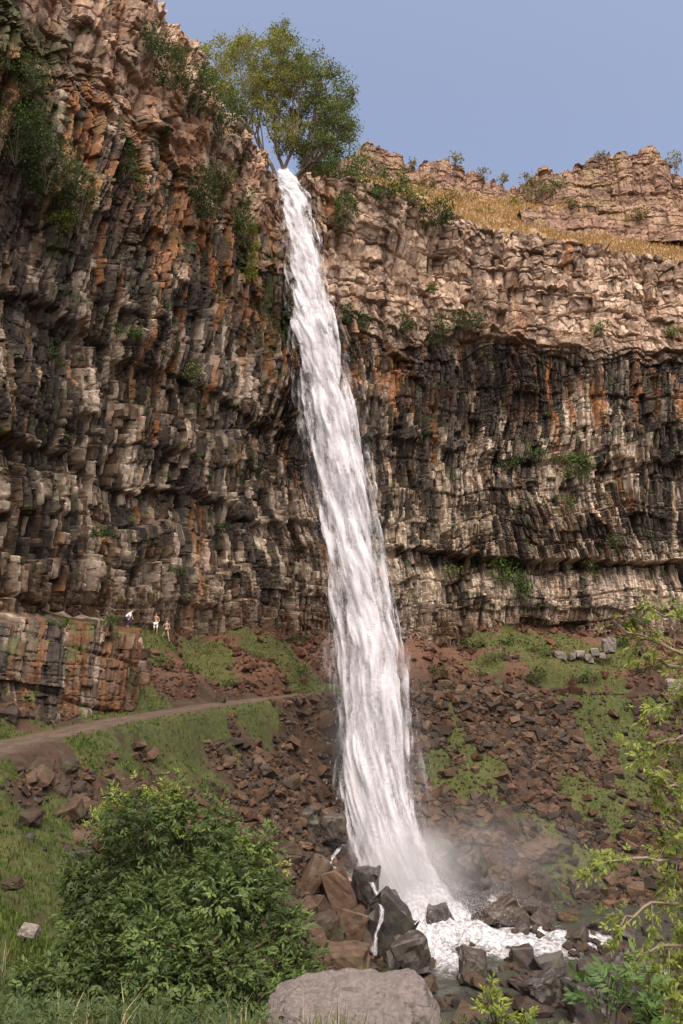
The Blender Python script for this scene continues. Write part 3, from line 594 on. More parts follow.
for q, (pr, li, i) in enumerate(allr):
    x, y, z, s = lists[li][1][i]; z = max(z, wz(x, y)+.02*s) if li == 3 else z; pi = int(rg.integers(len(PROTO)))
    V, Fc = (PROTO2 if q < cap else PROTO)[pi]
    if q < cap:
        key = (pi, li == 3)
        if key not in pm:
            o = mesh('rock', V, Fc, lists[li][3]); pm[key] = o.data
        else:
            o = bpy.data.objects.new('rock', pm[key]); C.objects.link(o)
        o.location = (x, y, z+.12*s); o.scale = (s*.62,)*3; o.rotation_euler = ((rg.random()-.5)*1.1, (rg.random()-.5)*1.1, rg.random()*6.28)
        tag(o, lists[li][2], 'rock', lists[li][0]); o['_li'] = li; ROCKS.append(o)
    else:
        Mx = rotm(rg, .6); W = (V*s*.62)@Mx.T+np.array([x, y, z+.1*s]); bulkV[li].append(W); bulkF[li].append(Fc+off[li]); off[li] += len(V)
        tn = TW_[rg.integers(3)] if li == 3 else TINT[rg.integers(5)]*(.8+.4*rg.random())
        if li == 2: tn = tn*np.array([1.2, .9, .8])
        bulkC[li].append(np.repeat(tn[None], len(V), 0))
# a label for every countable rock: size, zone and order from the left
class _O(list):
    def __getitem__(s, k): return list.__getitem__(s, k) if k < len(s) else 'number %d' % (k+1)
ORD = ['leftmost', 'second', 'third', 'fourth', 'fifth', 'sixth', 'seventh', 'eighth', 'ninth', 'tenth', 'eleventh', 'twelfth', 'thirteenth', 'fourteenth', 'fifteenth', 'sixteenth', 'seventeenth', 'eighteenth', 'nineteenth', 'twentieth', 'twenty first', 'twenty second', 'twenty third', 'twenty fourth', 'twenty fifth', 'twenty sixth', 'twenty seventh', 'twenty eighth', 'twenty ninth', 'thirtieth']
bins = {}
for o in ROCKS:
    li = o['_li']; x, y, d_ = proj(np.array(o.location)); s = o.scale[0]*2/d_*F; size = 'largest' if s > 26 else 'larger' if s > 19 else 'large' if s > 14.5 else 'medium' if s > 11.5 else 'smaller'
    if li == 0: zn = ('just under the path' if y < 735 else 'high in the scree' if y < 775 else 'halfway up the scree' if y < 815 else 'low in the scree' if y < 860 else 'at the water edge')+(' beside the falls' if x < 500 else ' right of centre' if x < 590 else ' at the right')
    elif li == 1: zn = ('just under the left path' if y < 735 else 'below the left path' if y < 760 else 'above the shrub' if y < 788 and x < 230 else 'close above the shrub' if y < 815 and x < 230 else 'high left of the falls' if y < 800 else 'right of the shrub top' if y < 850 else 'right of the shrub' if y < 880 else 'beside the shrub foot' if y < 910 else 'near the ochre boulders' if x > 290 else 'under the ochre boulders')+(' toward the falls' if x > 290 else '')
    elif li == 2: zn = 'between path and cliff'+(' right of the falls' if x > 400 else ' left of the falls')
    else: zn = 'in the stream bed'+(' at the far side' if y < 960 else ' at the near side')
    bins.setdefault((li, size, zn), []).append((x, o)); del o['_li']
KIND = {0: 'brown rocks', 1: 'dark brown rocks', 2: 'reddish rocks', 3: 'wet stones'}
ORD = _O(ORD)
for (li, size, zn), L_ in bins.items():
    L_.sort(key=lambda q: q[0])
    for k, (x, o) in enumerate(L_):
        ns = len(L_)-1-k
        od = ORD[k]+(' from left' if k else '') if k <= ns or k < 15 else ('rightmost' if ns == 0 else ORD[ns]+' from right')
        o['label'] = (f'only one of {size} {KIND[li]} {zn}' if len(L_) == 1 else f'{od} of {size} {KIND[li]} {zn}')
for li, nm, lb in ((0, 'scree', 'mass of small brown scree rubble right of the waterfall'), (1, 'rubble', 'mass of small dark rubble on the slope left of the waterfall'), (2, 'rubble', 'small reddish rubble between the path and the cliff'), (3, 'stream_stones', 'small dark stones in the stream bed')):
    if bulkV[li]: tag(mesh(nm, np.concatenate(bulkV[li]), np.concatenate(bulkF[li]), M['scree'], col=np.concatenate(bulkC[li])), lb, 'rubble', kind='stuff')

# ------------------------------------------------------------------ water
def watermat():
    m, nt, out = newmat('stream_water'); N = nt.nodes.new; L = nt.links.new
    b = N('ShaderNodeBsdfPrincipled'); b.inputs['Base Color'].default_value = (.040, .042, .034, 1); b.inputs['Roughness'].default_value = .12; b.inputs['IOR'].default_value = 1.33
    tc = N('ShaderNodeTexCoord'); n = N('ShaderNodeTexNoise'); n.inputs['Scale'].default_value = 1.6; n.inputs['Detail'].default_value = 6; n.inputs['Distortion'].default_value = 1.2; L(tc.outputs['Object'], n.inputs['Vector'])
    bp_ = N('ShaderNodeBump'); bp_.inputs['Strength'].default_value = .55; bp_.inputs['Distance'].default_value = .12; L(n.outputs['Fac'], bp_.inputs['Height']); L(bp_.outputs[0], b.inputs['Normal'])
    f = N('ShaderNodeBsdfPrincipled'); f.inputs['Base Color'].default_value = (.46, .455, .49, 1); f.inputs['Roughness'].default_value = .8; n5 = N('ShaderNodeTexNoise'); n5.inputs['Scale'].default_value = 4.0; n5.inputs['Detail'].default_value = 8; n5.inputs['Roughness'].default_value = .7; L(tc.outputs['Object'], n5.inputs['Vector']); c5 = N('ShaderNodeValToRGB'); c5.color_ramp.elements[0].position = .38; c5.color_ramp.elements[0].color = (.15, .155, .16, 1); c5.color_ramp.elements[1].position = .60; c5.color_ramp.elements[1].color = (.52, .515, .55, 1); L(n5.outputs['Fac'], c5.inputs[0]); L(c5.outputs[0], f.inputs['Base Color']); L(bp_.outputs[0], f.inputs['Normal'])
    a = N('ShaderNodeAttribute'); a.attribute_name = 'foam'
    n2 = N('ShaderNodeTexNoise'); n2.inputs['Scale'].default_value = 1.9; n2.inputs['Detail'].default_value = 9; n2.inputs['Roughness'].default_value = .72; n2.inputs['Distortion'].default_value = 1.5
    mp = N('ShaderNodeMapping'); mp.inputs['Scale'].default_value = (1, 1.6, 1); mp.inputs['Rotation'].default_value = (0, 0, .6); L(tc.outputs['Object'], mp.inputs[0]); L(mp.outputs[0], n2.inputs['Vector'])
    ad = N('ShaderNodeMath'); ad.operation = 'ADD'; L(a.outputs['Fac'], ad.inputs[0]); L(n2.outputs['Fac'], ad.inputs[1])
    mr = N('ShaderNodeMapRange'); mr.interpolation_type = 'SMOOTHSTEP'; mr.inputs[1].default_value = .88; mr.inputs[2].default_value = 1.2; L(ad.outputs[0], mr.inputs[0])
    mx = N('ShaderNodeMixShader'); L(mr.outputs[0], mx.inputs[0]); L(b.outputs[0], mx.inputs[1]); L(f.outputs[0], mx.inputs[2]); L(mx.outputs[0], out.inputs[0]); return m
foam += .35*ss(5.0, 2.0, df)
struct(mesh('water', np.stack([WX, WY, WZ], -1).reshape(-1, 3), grid_faces(*WX.shape), watermat(), smooth=True, attrs={'foam': foam.ravel()}))

def fallmat(name, dens_hi, cloth=.0):
    m, nt, out = newmat(name); N = nt.nodes.new; L = nt.links.new
    d = N('ShaderNodeBsdfDiffuse'); d.inputs[0].default_value = (.72, .715, .76, 1); t = N('ShaderNodeBsdfTranslucent'); t.inputs[0].default_value = (.60, .60, .65, 1)
    mx = N('ShaderNodeMixShader'); mx.inputs[0].default_value = .35; L(d.outputs[0], mx.inputs[1]); L(t.outputs[0], mx.inputs[2])
    a = N('ShaderNodeAttribute'); a.attribute_name = 'dens'; u = N('ShaderNodeAttribute'); u.attribute_name = 'fu'; v = N('ShaderNodeAttribute'); v.attribute_name = 'fv'
    cb = N('ShaderNodeCombineXYZ'); L(u.outputs['Fac'], cb.inputs[0]); L(v.outputs['Fac'], cb.inputs[1])
    n = N('ShaderNodeTexNoise'); n.inputs['Scale'].default_value = 1.0; n.inputs['Detail'].default_value = 7; n.inputs['Roughness'].default_value = .6; n.inputs['Distortion'].default_value = .4; L(cb.outputs[0], n.inputs['Vector'])
    mp = N('ShaderNodeMapping'); mp.inputs['Scale'].default_value = (3.3, 2.6, 1); L(cb.outputs[0], mp.inputs[0])
    n2 = N('ShaderNodeTexNoise'); n2.inputs['Scale'].default_value = 2.2; n2.inputs['Detail'].default_value = 6; n2.inputs['Roughness'].default_value = .75; L(mp.outputs[0], n2.inputs['Vector'])
    am = N('ShaderNodeMath'); am.operation = 'MULTIPLY_ADD'; am.inputs[1].default_value = .45; L(n2.outputs['Fac'], am.inputs[0]); L(n.outputs['Fac'], am.inputs[2])
    ad = N('ShaderNodeMath'); ad.operation = 'ADD'; L(am.outputs[0], ad.inputs[0]); L(a.outputs['Fac'], ad.inputs[1])
    mr = N('ShaderNodeMapRange'); mr.interpolation_type = 'SMOOTHSTEP'; mr.inputs[1].default_value = .80; mr.inputs[2].default_value = 1.34; mr.inputs[4].default_value = dens_hi; L(ad.outputs[0], mr.inputs[0])
    tr = N('ShaderNodeBsdfTransparent'); fx = N('ShaderNodeMixShader'); L(mr.outputs[0], fx.inputs[0]); L(tr.outputs[0], fx.inputs[1]); L(mx.outputs[0], fx.inputs[2]); L(fx.outputs[0], out.inputs[0]); return m
EDG = np.array([(160, 274, 286), (170, 274, 293), (200, 278, 311), (250, 282, 323), (300, 285, 334), (350, 290, 346), (400, 297, 357), (450, 306, 368), (500, 315, 378), (550, 320, 388), (600, 324, 399), (650, 330, 409), (700, 333, 413), (750, 334, 419), (800, 334, 427), (850, 335, 437), (880, 338, 446), (905, 342, 456)], float)
LIP = 172.
def fall_axis(py):
    l = np.interp(py, EDG[:, 0], EDG[:, 1]); r_ = np.interp(py, EDG[:, 0], EDG[:, 2]); yy = 512-py; d = F*CP-yy*SP; kz = (F*SP+yy*CP)/d
    # depth by free fall: Y = 71.5 - 11*sqrt(drop/62)
    Y = np.full(py.shape, 66.)
    for _ in range(20):
        z = CZ+kz*Y; Y = 71.3-11*np.sqrt(np.clip((64.6-z)/62, 0, 1))
    k = Y/d; return (l-341.5)*k, (r_-341.5)*k, Y, CZ+kz*Y
wf = empty('waterfall', (*at(398, 890, 60.3),)); tag(wf, 'tall white waterfall plunging from the notch in the cliff rim onto dark rocks', 'waterfall')
def clumps(u, v, seed):
    """pointed falling clumps: u across (m), v down (m)"""
    r_ = 0
    for k, (a, b, w_) in enumerate(((1.3, 3.2, 1), (.7, 1.6, .6), (.38, .9, .3))):
        e, r, x, y = cells(u/a+(vn(u/2, v/5, seed=seed+k)-.5)*1.2, v/b, seed+k*10); tip = np.clip(.5+y*1.0, 0, 1); r_ = r_+w_*(r[0]*.6+.4)*ss(.75, .0, np.hypot(x*(1.0+.9*tip), y*.8)+.0)
    return r_
def fall_shell(name, wide, thick, yoff, seed, rough, dens_c, dens_e, mat, py0, py1, nu, nv, edge_pow=2.0, sides=True):
    py = np.linspace(py0, py1, nv); xl, xr, Yc, zc = fall_axis(py); cx = (xl+xr)/2; hw = (xr-xl)/2*wide
    th = np.linspace(0, 2*math.pi, nu, endpoint=False)[None]; u = th*2.2*(1+.0*py[:, None])
    arc = np.r_[0, np.cumsum(-np.diff(zc))][:, None]
    fall = np.sqrt(arc+4)*7.0
    tx = hw[:, None]; ty = np.minimum(.35*hw+.25, 2.4)[:, None]*thick
    hl = clumps(th*tx*1.0, fall*np.ones_like(th), seed); fine = fbm(th*tx/.22, fall/.5*np.ones_like(th), seed=seed+5, o=4)-.5
    # wrap the noise at the seam on the back of the fall
    seam = ss(0, .25, np.minimum(th, 2*math.pi-th)); dd = (hl-.55)*rough*np.minimum(1, .35+arc/30)*seam+fine*.30*rough*seam
    side = (fbm(fall/3.2*np.ones_like(th)+(np.cos(th+1.57) > 0)*40, th*0, seed=seed+6, o=4)-.5)*.30
    X = cx[:, None]+np.sin(th)*(tx*(1+side*.5)+dd*.6); Y = Yc[:, None]+np.cos(th)*(ty+dd)+yoff; Z = zc[:, None]+0*th
    # theta 0 is at the back (+Y), pi at the front
    dens = dens_c+(dens_e-dens_c)*np.abs(np.sin(th))**edge_pow*np.ones_like(py)[:, None]
    dens = dens+(hl-.5)*.5+(fbm(th*tx/1.2, arc/9*np.ones_like(th), seed=seed+8, o=3)-.5)*.6
    dens -= .5*ss(0, 1, (arc-52)/12)*(wide > .9)*0
    i = np.arange(nv*nu).reshape(nv, nu); j = np.roll(i, -1, 1); f = np.stack([i[:-1], i[1:], j[1:], j[:-1]], -1).reshape(-1, 4)
    dens = dens-ss(7, 1, zc)[:, None]*(.25 if wide < .9 else .35)*(.5+.5*np.abs(np.sin(th)))
    P = np.stack([X, Y, Z], -1)-np.array(wf.location)
    return mesh(name, P.reshape(-1, 3), f, mat, parent=wf, smooth=True, attrs={'dens': dens.ravel(), 'fu': (th*tx/.95+seed).ravel(), 'fv': (fall/1.5*np.ones_like(th)+seed).ravel()})
fall_shell('core', .84, .7, 0, 501, .55, .46, -.06, fallmat('fall_core', 1.0), LIP, 902, 150, 1500, 3)
fall_shell('curtain', .98, 1.3, -.1, 601, .7, .16, -.18, fallmat('fall_curtain', .85), LIP+2, 898, 170, 1300)
fall_shell('veil', 1.18, 2.2, -.2, 701, .8, .12, -.16, fallmat('fall_veil', .34), 205, 892, 130, 900)
# airborne drops and torn clumps along the fall
rg = np.random.default_rng(77); nd = 50000; py = rg.uniform(LIP, 890, nd)**1.0; xl, xr, Yc, zc = fall_axis(py); side = rg.normal(size=nd)*.33; hw = (xr-xl)/2
X = (xl+xr)/2+hw*side*1.05; Y = Yc+rg.normal(size=nd)*.5*np.minimum(hw*.5, 1.8)-.3; ln = (.02+.07*rg.random(nd)**2)*(1+(64-zc)/50); r0 = .005+.010*rg.random(nd)**2
c = np.stack([X, Y, zc], -1)-np.array(wf.location)
T4 = np.array([(0, 0, -1.), (.9, 0, .2), (-.45, .8, .2), (-.45, -.8, .2), (0, 0, 1.)]); F4 = np.array([(0, 2, 1), (0, 3, 2), (0, 1, 3), (4, 1, 2), (4, 2, 3), (4, 3, 1)])
Vd = c[:, None]+T4[None]*np.stack([r0, r0, ln], -1)[:, None]; Vd[:, 0, 0] += ln*.1; Fd = (np.arange(nd)[:, None, None]*5+F4[None]).reshape(-1, 3)
m, nt, out = newmat('drops'); d_ = nt.nodes.new('ShaderNodeBsdfDiffuse'); d_.inputs[0].default_value = (.66, .66, .70, 1); nt.links.new(d_.outputs[0], out.inputs[0])
dr = mesh('drops', Vd.reshape(-1, 3), Fd, m, parent=wf); dr['kind'] = 'stuff'
# burst of drops thrown up where the fall strikes the rocks
ns = 42000; rg = np.random.default_rng(78); a_ = rg.uniform(0, 2*math.pi, ns); rr_ = np.abs(rg.normal(size=ns))*3.1; hh = rg.random(ns)**2.2*5.2*np.exp(-rr_/3.6); q_ = np.stack([rr_*np.cos(a_)*1.15+.4, rr_*np.sin(a_)*.8-1.0, hh+.3-1.0*np.minimum(rr_/3, 1)], 1); ls = .03+.07*rg.random(ns); rs = .005+.009*rg.random(ns)**2
Vs_ = q_[:, None]+T4[None]*np.stack([rs, rs, ls*.6], -1)[:, None]; sp_ = mesh('splash', Vs_.reshape(-1, 3), (np.arange(ns)[:, None, None]*5+F4[None]).reshape(-1, 3), m, parent=wf); sp_['kind'] = 'stuff'
# small side trickles over the black rock and beside the fall foot
def trickle(label, pts, wid, seed):
    P = np.array([at(*p) for p in pts]); t = np.linspace(0, len(P)-1, 60); Q = crom(None, P, t); u = np.linspace(-1, 1, 9)
    ww = (wid*(.6+.8*fbm(t*2, t*0, seed=seed)))[:, None]
    X = Q[:, 0:1]+u*ww+(fbm(t[:, None]*3, u[None]*2, seed=seed+1)-.5)*.3; Y = Q[:, 1:2]-.12*(1-u**2)+(fbm(t[:, None]*4, u[None]*3, seed=seed+2)-.5)*.15; Z = Q[:, 2:3]+0*u
    o = mesh('trickle', np.stack([X, Y+np.zeros_like(X), Z+np.zeros_like(X)], -1).reshape(-1, 3), grid_faces(60, 9), fm, smooth=True, attrs={'dens': (.38-.3*np.abs(u)[None]**2+0*X).ravel(), 'fu': (u[None]*1.5+seed+0*X).ravel(), 'fv': (t[:, None]*.8+0*X).ravel()})
    recenter(o, P[-1]); tag(o, label, 'cascade')
fm = fallmat('trickle_water', .9)
trickle('thin white cascade down the face of the huge black rock', [(372, 882, 54), (378, 898, 51.5), (382, 915, 49.2), (376, 935, 48.6), (374, 955, 48.2)], .14, 3)
trickle('thin white thread of water crossing the dark rocks left of the falls foot', [(345, 838, 60), (338, 850, 56.5), (330, 862, 54.5), (340, 872, 54), (350, 880, 54)], .16, 5)
# mist
def mist(name, label, c, r, dens, seed):
    bpy_me = bpy.data.meshes.new(name); bm = bmesh.new(); bmesh.ops.create_icosphere(bm, subdivisions=3, radius=1); bm.to_mesh(bpy_me); bm.free()
    o = bpy.data.objects.new(name, bpy_me); C.objects.link(o); o.location = c; o.scale = r
    m, nt, out = newmat(name); N = nt.nodes.new; L = nt.links.new
    v = N('ShaderNodeVolumePrincipled'); v.inputs['Color'].default_value = (.95, .95, .97, 1); v.inputs['Anisotropy'].default_value = .2
    tc = N('ShaderNodeTexCoord'); ln = N('ShaderNodeVectorMath'); ln.operation = 'LENGTH'; L(tc.outputs['Object'], ln.inputs[0])
    mr = N('ShaderNodeMapRange'); mr.interpolation_type = 'SMOOTHSTEP'; mr.inputs[1].default_value = 1.0; mr.inputs[2].default_value = 0.1; L(ln.outputs['Value'], mr.inputs[0])
    n = N('ShaderNodeTexNoise'); n.inputs['Scale'].default_value = 2.4; n.inputs['Detail'].default_value = 3; n.noise_dimensions = '4D'; n.inputs['W'].default_value = seed; L(tc.outputs['Object'], n.inputs['Vector'])
    m2 = N('ShaderNodeMapRange'); m2.inputs[1].default_value = .32; m2.inputs[2].default_value = .68; L(n.outputs['Fac'], m2.inputs[0])
    a = N('ShaderNodeMath'); a.operation = 'MULTIPLY'; L(mr.outputs[0], a.inputs[0]); L(m2.outputs[0], a.inputs[1]); b = N('ShaderNodeMath'); b.operation = 'MULTIPLY'; b.inputs[1].default_value = dens; L(a.outputs[0], b.inputs[0]); L(b.outputs[0], v.inputs['Density'])
    L(v.outputs[0], out.inputs['Volume']); bpy_me.materials.append(m); tag(o, label, 'mist', kind='stuff'); return o
mist('mist', 'white spray mist billowing at the foot of the waterfall', at(396, 878, 57.5), (6.4, 4.2, 4.6), .75, 1)
mist('mist', 'thin mist drifting right over the lower scree and stream', at(480, 860, 61), (11, 6, 5), .08, 2)
m_ = mist('mist', 'thin spray hanging round the lower half of the falls', at(374, 740, 64.5), (5.6, 4, 15), .16, 3); m_.rotation_euler = (R(-8), R(-6), 0)
m_ = mist('mist', 'faint spray drifting beside the middle of the falls', at(340, 480, 67), (4.2, 3, 16), .10, 4); m_.rotation_euler = (R(-6), R(-10), 0)
# ------------------------------------------------------------------ foliage
def leaf_quads(P, D, Nn, L_, W_, fold=.25):
    """P base, D direction, Nn normal (unit) -> 5 verts/4 tris-ish as 2 quads folded along the midrib"""
    Sd = np.cross(D, Nn); Sd /= np.linalg.norm(Sd, axis=1)[:, None]+1e-9; L_ = L_[:, None]; W_ = W_[:, None]
    a = P; b = P+D*L_*.45+Sd*W_*.5+Nn*W_*fold; c = P+D*L_; d = P+D*L_*.45-Sd*W_*.5+Nn*W_*fold
    V = np.stack([a, b, c, d], 1).reshape(-1, 3); i = np.arange(len(P))[:, None]*4
    return V, np.concatenate([i+np.array([0, 1, 2]), i+np.array([0, 2, 3])])
def unit(v): return v/(np.linalg.norm(v, axis=-1, keepdims=True)+1e-9)
def tube_net(segs):
    """segs: list of (p0, p1, r0, r1) -> verts, quads"""
    Vs, Fs, o = [], [], 0; k = 6; an = np.linspace(0, 2*math.pi, k, endpoint=False)
    for p0, p1, r0, r1 in segs:
        d = unit(np.asarray(p1)-p0); u = unit(np.cross(d, [.3, .2, .9] if abs(d[2]) < .9 else [1, 0, 0])); w_ = np.cross(d, u)
        ring = np.cos(an)[:, None]*u+np.sin(an)[:, None]*w_
        Vs += [p0+ring*r0, p1+ring*r1]; j = np.arange(k); Fs.append(np.stack([o+j, o+(j+1) % k, o+k+(j+1) % k, o+k+j], 1)); o += 2*k
    return np.concatenate(Vs), np.concatenate(Fs)
def polyseg(pts, r0, r1):
    n = len(pts)-1; return [(np.array(pts[i]), np.array(pts[i+1]), r0+(r1-r0)*i/n, r0+(r1-r0)*(i+1)/n) for i in range(n)]
GREEN = (np.array([.045, .085, .020]), np.array([.085, .135, .030]))
def lobed(name_root, label, cat, c, rad, nl, nleaf, L_, W_, seed, cols=GREEN, group=None, up=.5, droop=0, lobe=.35, stems=True, kind='shrub'):
    """shrub: many lobes of separate leaves round short stems"""
    rg = np.random.default_rng(seed); c = np.array(c, float); rad = np.array(rad, float)
    root = empty(name_root, c-np.array([0, 0, rad[2]])); tag(root, label, cat, group)
    q = unit(rg.normal(size=(nl, 3))); lc = q*rad*(.35+.6*rg.random((nl, 1))**.5); lr = rad.min()*lobe*(.6+.8*rg.random(nl))
    li = rg.integers(nl, size=nleaf); dirs = unit(rg.normal(size=(nleaf, 3))+np.array([0, 0, up]))
    P = lc[li]+dirs*lr[li][:, None]*(.55+.5*rg.random((nleaf, 1))); D = unit(dirs+.6*rg.normal(size=(nleaf, 3))-np.array([0, 0, droop])); Nn = unit(dirs+np.array([0, 0, .8])+.4*rg.normal(size=(nleaf, 3)))
    s = .7+.6*rg.random(nleaf); V, Fc = leaf_quads(P, D, Nn, L_*s, W_*s); V[:, 2] += rad[2]
    t = np.clip(.5*rg.random(nleaf)+.5*rg.random(nl)[li], 0, 1)[:, None]; col = np.repeat(cols[0]*(1-t)+cols[1]*t, 4, 0)
    mesh('foliage', V, Fc, M['leaf'], parent=root, col=col)
    if stems:
        sg = []
        for k in range(min(nl, 9)): sg += polyseg([np.zeros(3), lc[k]*.5+np.array([0, 0, rad[2]*.6]), lc[k]+np.array([0, 0, rad[2]])], .012*rad.max()+.004, .004*rad.max()+.002)
        V, Fq = tube_net(sg); mesh('stem', V, Fq, M['darkbark'], parent=root)
    return root
YG = (np.array([.10, .15, .025]), np.array([.24, .27, .04])); DG = (np.array([.028, .055, .018]), np.array([.060, .095, .026])); SAGE = (np.array([.13, .12, .06]), np.array([.24, .20, .10])); PG = (np.array([.10, .12, .05]), np.array([.17, .19, .08]))
# (px, py, w px, h px, palette, label, dense)
CB = [(172, 66, 34, 40, DG, 'upper end of the dark green brush on the left cliff rim', 1), (196, 90, 34, 40, DG, 'middle dark green bush on the left cliff rim', 1), (220, 110, 40, 44, DG, 'lowest and fullest dark green bush on the left cliff rim left of the tree', 1), (150, 38, 20, 26, DG, 'small green bush on the left cliff rim nearest the top of the photo', 1),
 (435, 211, 34, 26, DG, 'round dark green bush on the right cliff rim', 1), (378, 183, 56, 22, GREEN, 'long low green bush on the rim right of the tree', 1), (342, 163, 50, 34, GREEN, 'green bush at the right foot of the big tree', 1), (318, 160, 34, 30, GREEN, 'green bush tucked under the crown of the big tree', 1), (345, 210, 18, 30, GREEN, 'bright green bush hanging on the cliff just right of the falls top', 1), (408, 192, 40, 16, PG, 'low olive brush between the rim bushes', 1),
 (245, 215, 20, 40, GREEN, 'green creeper on the cliff just left of the falls top', 1), (250, 250, 14, 56, YG, 'narrow bright green hanging creeper left of the falls', 1), (200, 185, 30, 34, DG, 'dark green bush growing on the cliff face below the rim bushes', 1), (222, 175, 26, 22, PG, 'olive bush growing beside the dark one on the upper left cliff', 1), (204, 205, 24, 24, DG, 'small dark bush lower on the upper left cliff face', 1),
 (18, 130, 50, 60, DG, 'large dark creeper patch at the left edge of the upper cliff', 1), (48, 165, 50, 50, DG, 'creeper patch hanging near the left edge below the largest one', 1), (30, 75, 40, 30, DG, 'topmost creeper patch at the left edge of the cliff', .7), (62, 220, 20, 18, YG, 'bright green tuft on a black rock ledge at the upper left', 1), (80, 200, 24, 60, DG, 'tall thin creeper below the left creeper patches', .8), (125, 160, 22, 34, DG, 'dark bush in a crack of the upper left cliff', .8), (140, 185, 16, 24, DG, 'small dark bush right of the crack bush', .8),
 (110, 328, 40, 9, GREEN, 'thin green ledge growth on the middle left cliff', .8), (135, 332, 22, 10, GREEN, 'green ledge tuft right of the thin ledge growth', .8), (195, 375, 22, 26, PG, 'pale olive bush on the middle of the left cliff', 1), (50, 350, 18, 16, DG, 'dark tuft low on the left cliff', .7), (10, 60, 24, 20, DG, 'dark tuft high at the left edge', .7),
 (465, 321, 34, 20, DG, 'dark green bush on the right cliff above the stained band', 1), (437, 328, 20, 28, DG, 'upright dark bush left of the one above the stained band', 1), (405, 322, 18, 20, DG, 'dark bush on the right cliff halfway to the falls', 1), (362, 318, 18, 26, DG, 'dark bush at the right edge of the falls', 1), (348, 312, 12, 20, DG, 'narrow dark bush touching the right edge of the falls', 1), (600, 327, 14, 12, GREEN, 'small lone bush on the pale cliff at the right', 1), (433, 288, 10, 8, GREEN, 'tiny green tuft on the pale cliff', 1), (672, 330, 14, 12, PG, 'olive tuft on the pale cliff at the right edge', .8),
 (575, 464, 46, 22, GREEN, 'green hanging patch in the middle of the right cliff', .9), (535, 455, 30, 14, DG, 'small dark patch left of the middle green patch', .8), (510, 462, 24, 12, DG, 'low tuft left of the hanging patches on the right cliff', .8), (565, 500, 16, 20, PG, 'olive tuft below the middle green patch', .8), (505, 572, 30, 26, GREEN, 'green growth hanging under the long ledge', .9), (522, 588, 18, 30, GREEN, 'green creeper trailing below the long ledge', .9), (587, 568, 16, 30, PG, 'olive creeper hanging beside the pale column', .8), (450, 572, 24, 12, PG, 'olive tuft on the ledge nearest the falls', .7), (615, 540, 20, 10, DG, 'dark tuft on the right cliff ledge', .7),
 (112, 622, 26, 10, GREEN, 'low green plants on top of the rock shelf beside the climber', .9), (60, 622, 30, 8, GREEN, 'low green plants on the middle of the rock shelf', .7), (88, 533, 60, 9, DG, 'thin dark green ledge growth above the rock shelf', .8), (180, 570, 30, 12, DG, 'dark tuft on the left cliff near its foot', .7), (220, 528, 24, 10, DG, 'dark ledge tuft left of the falls', .7),
 (455, 153, 16, 12, SAGE, 'small grey shrub on the left skyline ridge', .6), (413, 150, 9, 8, SAGE, 'tiny bush on the far left of the skyline ridge', .6), (484, 174, 12, 10, SAGE, 'bare looking shrub in the skyline gap', .6), (503, 178, 12, 9, SAGE, 'sage bush in the skyline gap', .7), (527, 173, 18, 11, SAGE, 'pair of sage bushes at the foot of the right ridge', .7), (560, 151, 18, 9, PG, 'green grey shrub on top of the right ridge', .6), (675, 161, 14, 16, SAGE, 'shrub on the skyline at the right edge', .7), (600, 155, 8, 7, SAGE, 'tiny shrub on top of the right ridge', .6),
 (540, 190, 34, 12, PG, 'olive sage bush just below the right ridge', .8), (510, 203, 22, 10, YG, 'yellow green rabbitbrush on the golden slope', .8), (460, 196, 30, 12, SAGE, 'grey sage bush on the golden slope above the round bush', .7), (580, 203, 26, 10, SAGE, 'sage bush on the golden slope below the ridge', .7), (485, 212, 20, 9, SAGE, 'small sage bush on the golden slope near the rim', .7), (640, 212, 22, 9, SAGE, 'sage bush on the golden slope at the right', .7), (425, 183, 26, 10, SAGE, 'sage bush under the left ridge', .7),
 (545, 650, 40, 12, GREEN, 'green bushes under the cliff left of the pale rubble', .8), (500, 655, 30, 12, PG, 'olive brush under the right cliff', .7), (585, 675, 30, 12, GREEN, 'dark green plants below the pale rubble', .8), (640, 618, 30, 8, GREEN, 'low green growth at the foot of the right cliff', .8), (470, 645, 30, 14, DG, 'dark brush at the cliff foot right of the falls', .7), (300, 640, 30, 9, DG, 'dark brush at the cliff foot left of the falls', .7), (535, 675, 24, 14, DG, 'dark brown green bush between cliff and path', .8), (163, 662, 20, 12, DG, 'dark brush just right of the end of the rock shelf', .7), (188, 668, 24, 10, GREEN, 'green brush on the slope right of the rock shelf', .7), (250, 652, 30, 10, PG, 'olive brush midway up the slope left of the falls', .7), (232, 684, 22, 9, DG, 'dark brush near the inner edge of the path left of the falls', .6), (300, 668, 22, 12, PG, 'olive brush close to the left side of the falls', .7), (440, 668, 24, 12, DG, 'dark brush close to the right side of the falls', .7), (515, 640, 34, 9, GREEN, 'green strip of brush at the right cliff foot', .8), (650, 668, 26, 12, DG, 'dark brush above the path near the right edge', .7), (478, 672, 18, 9, PG, 'small olive brush above the right path', .6),
 (618, 640, 24, 14, DG, 'dark plant beside the upright pale block', .7)]
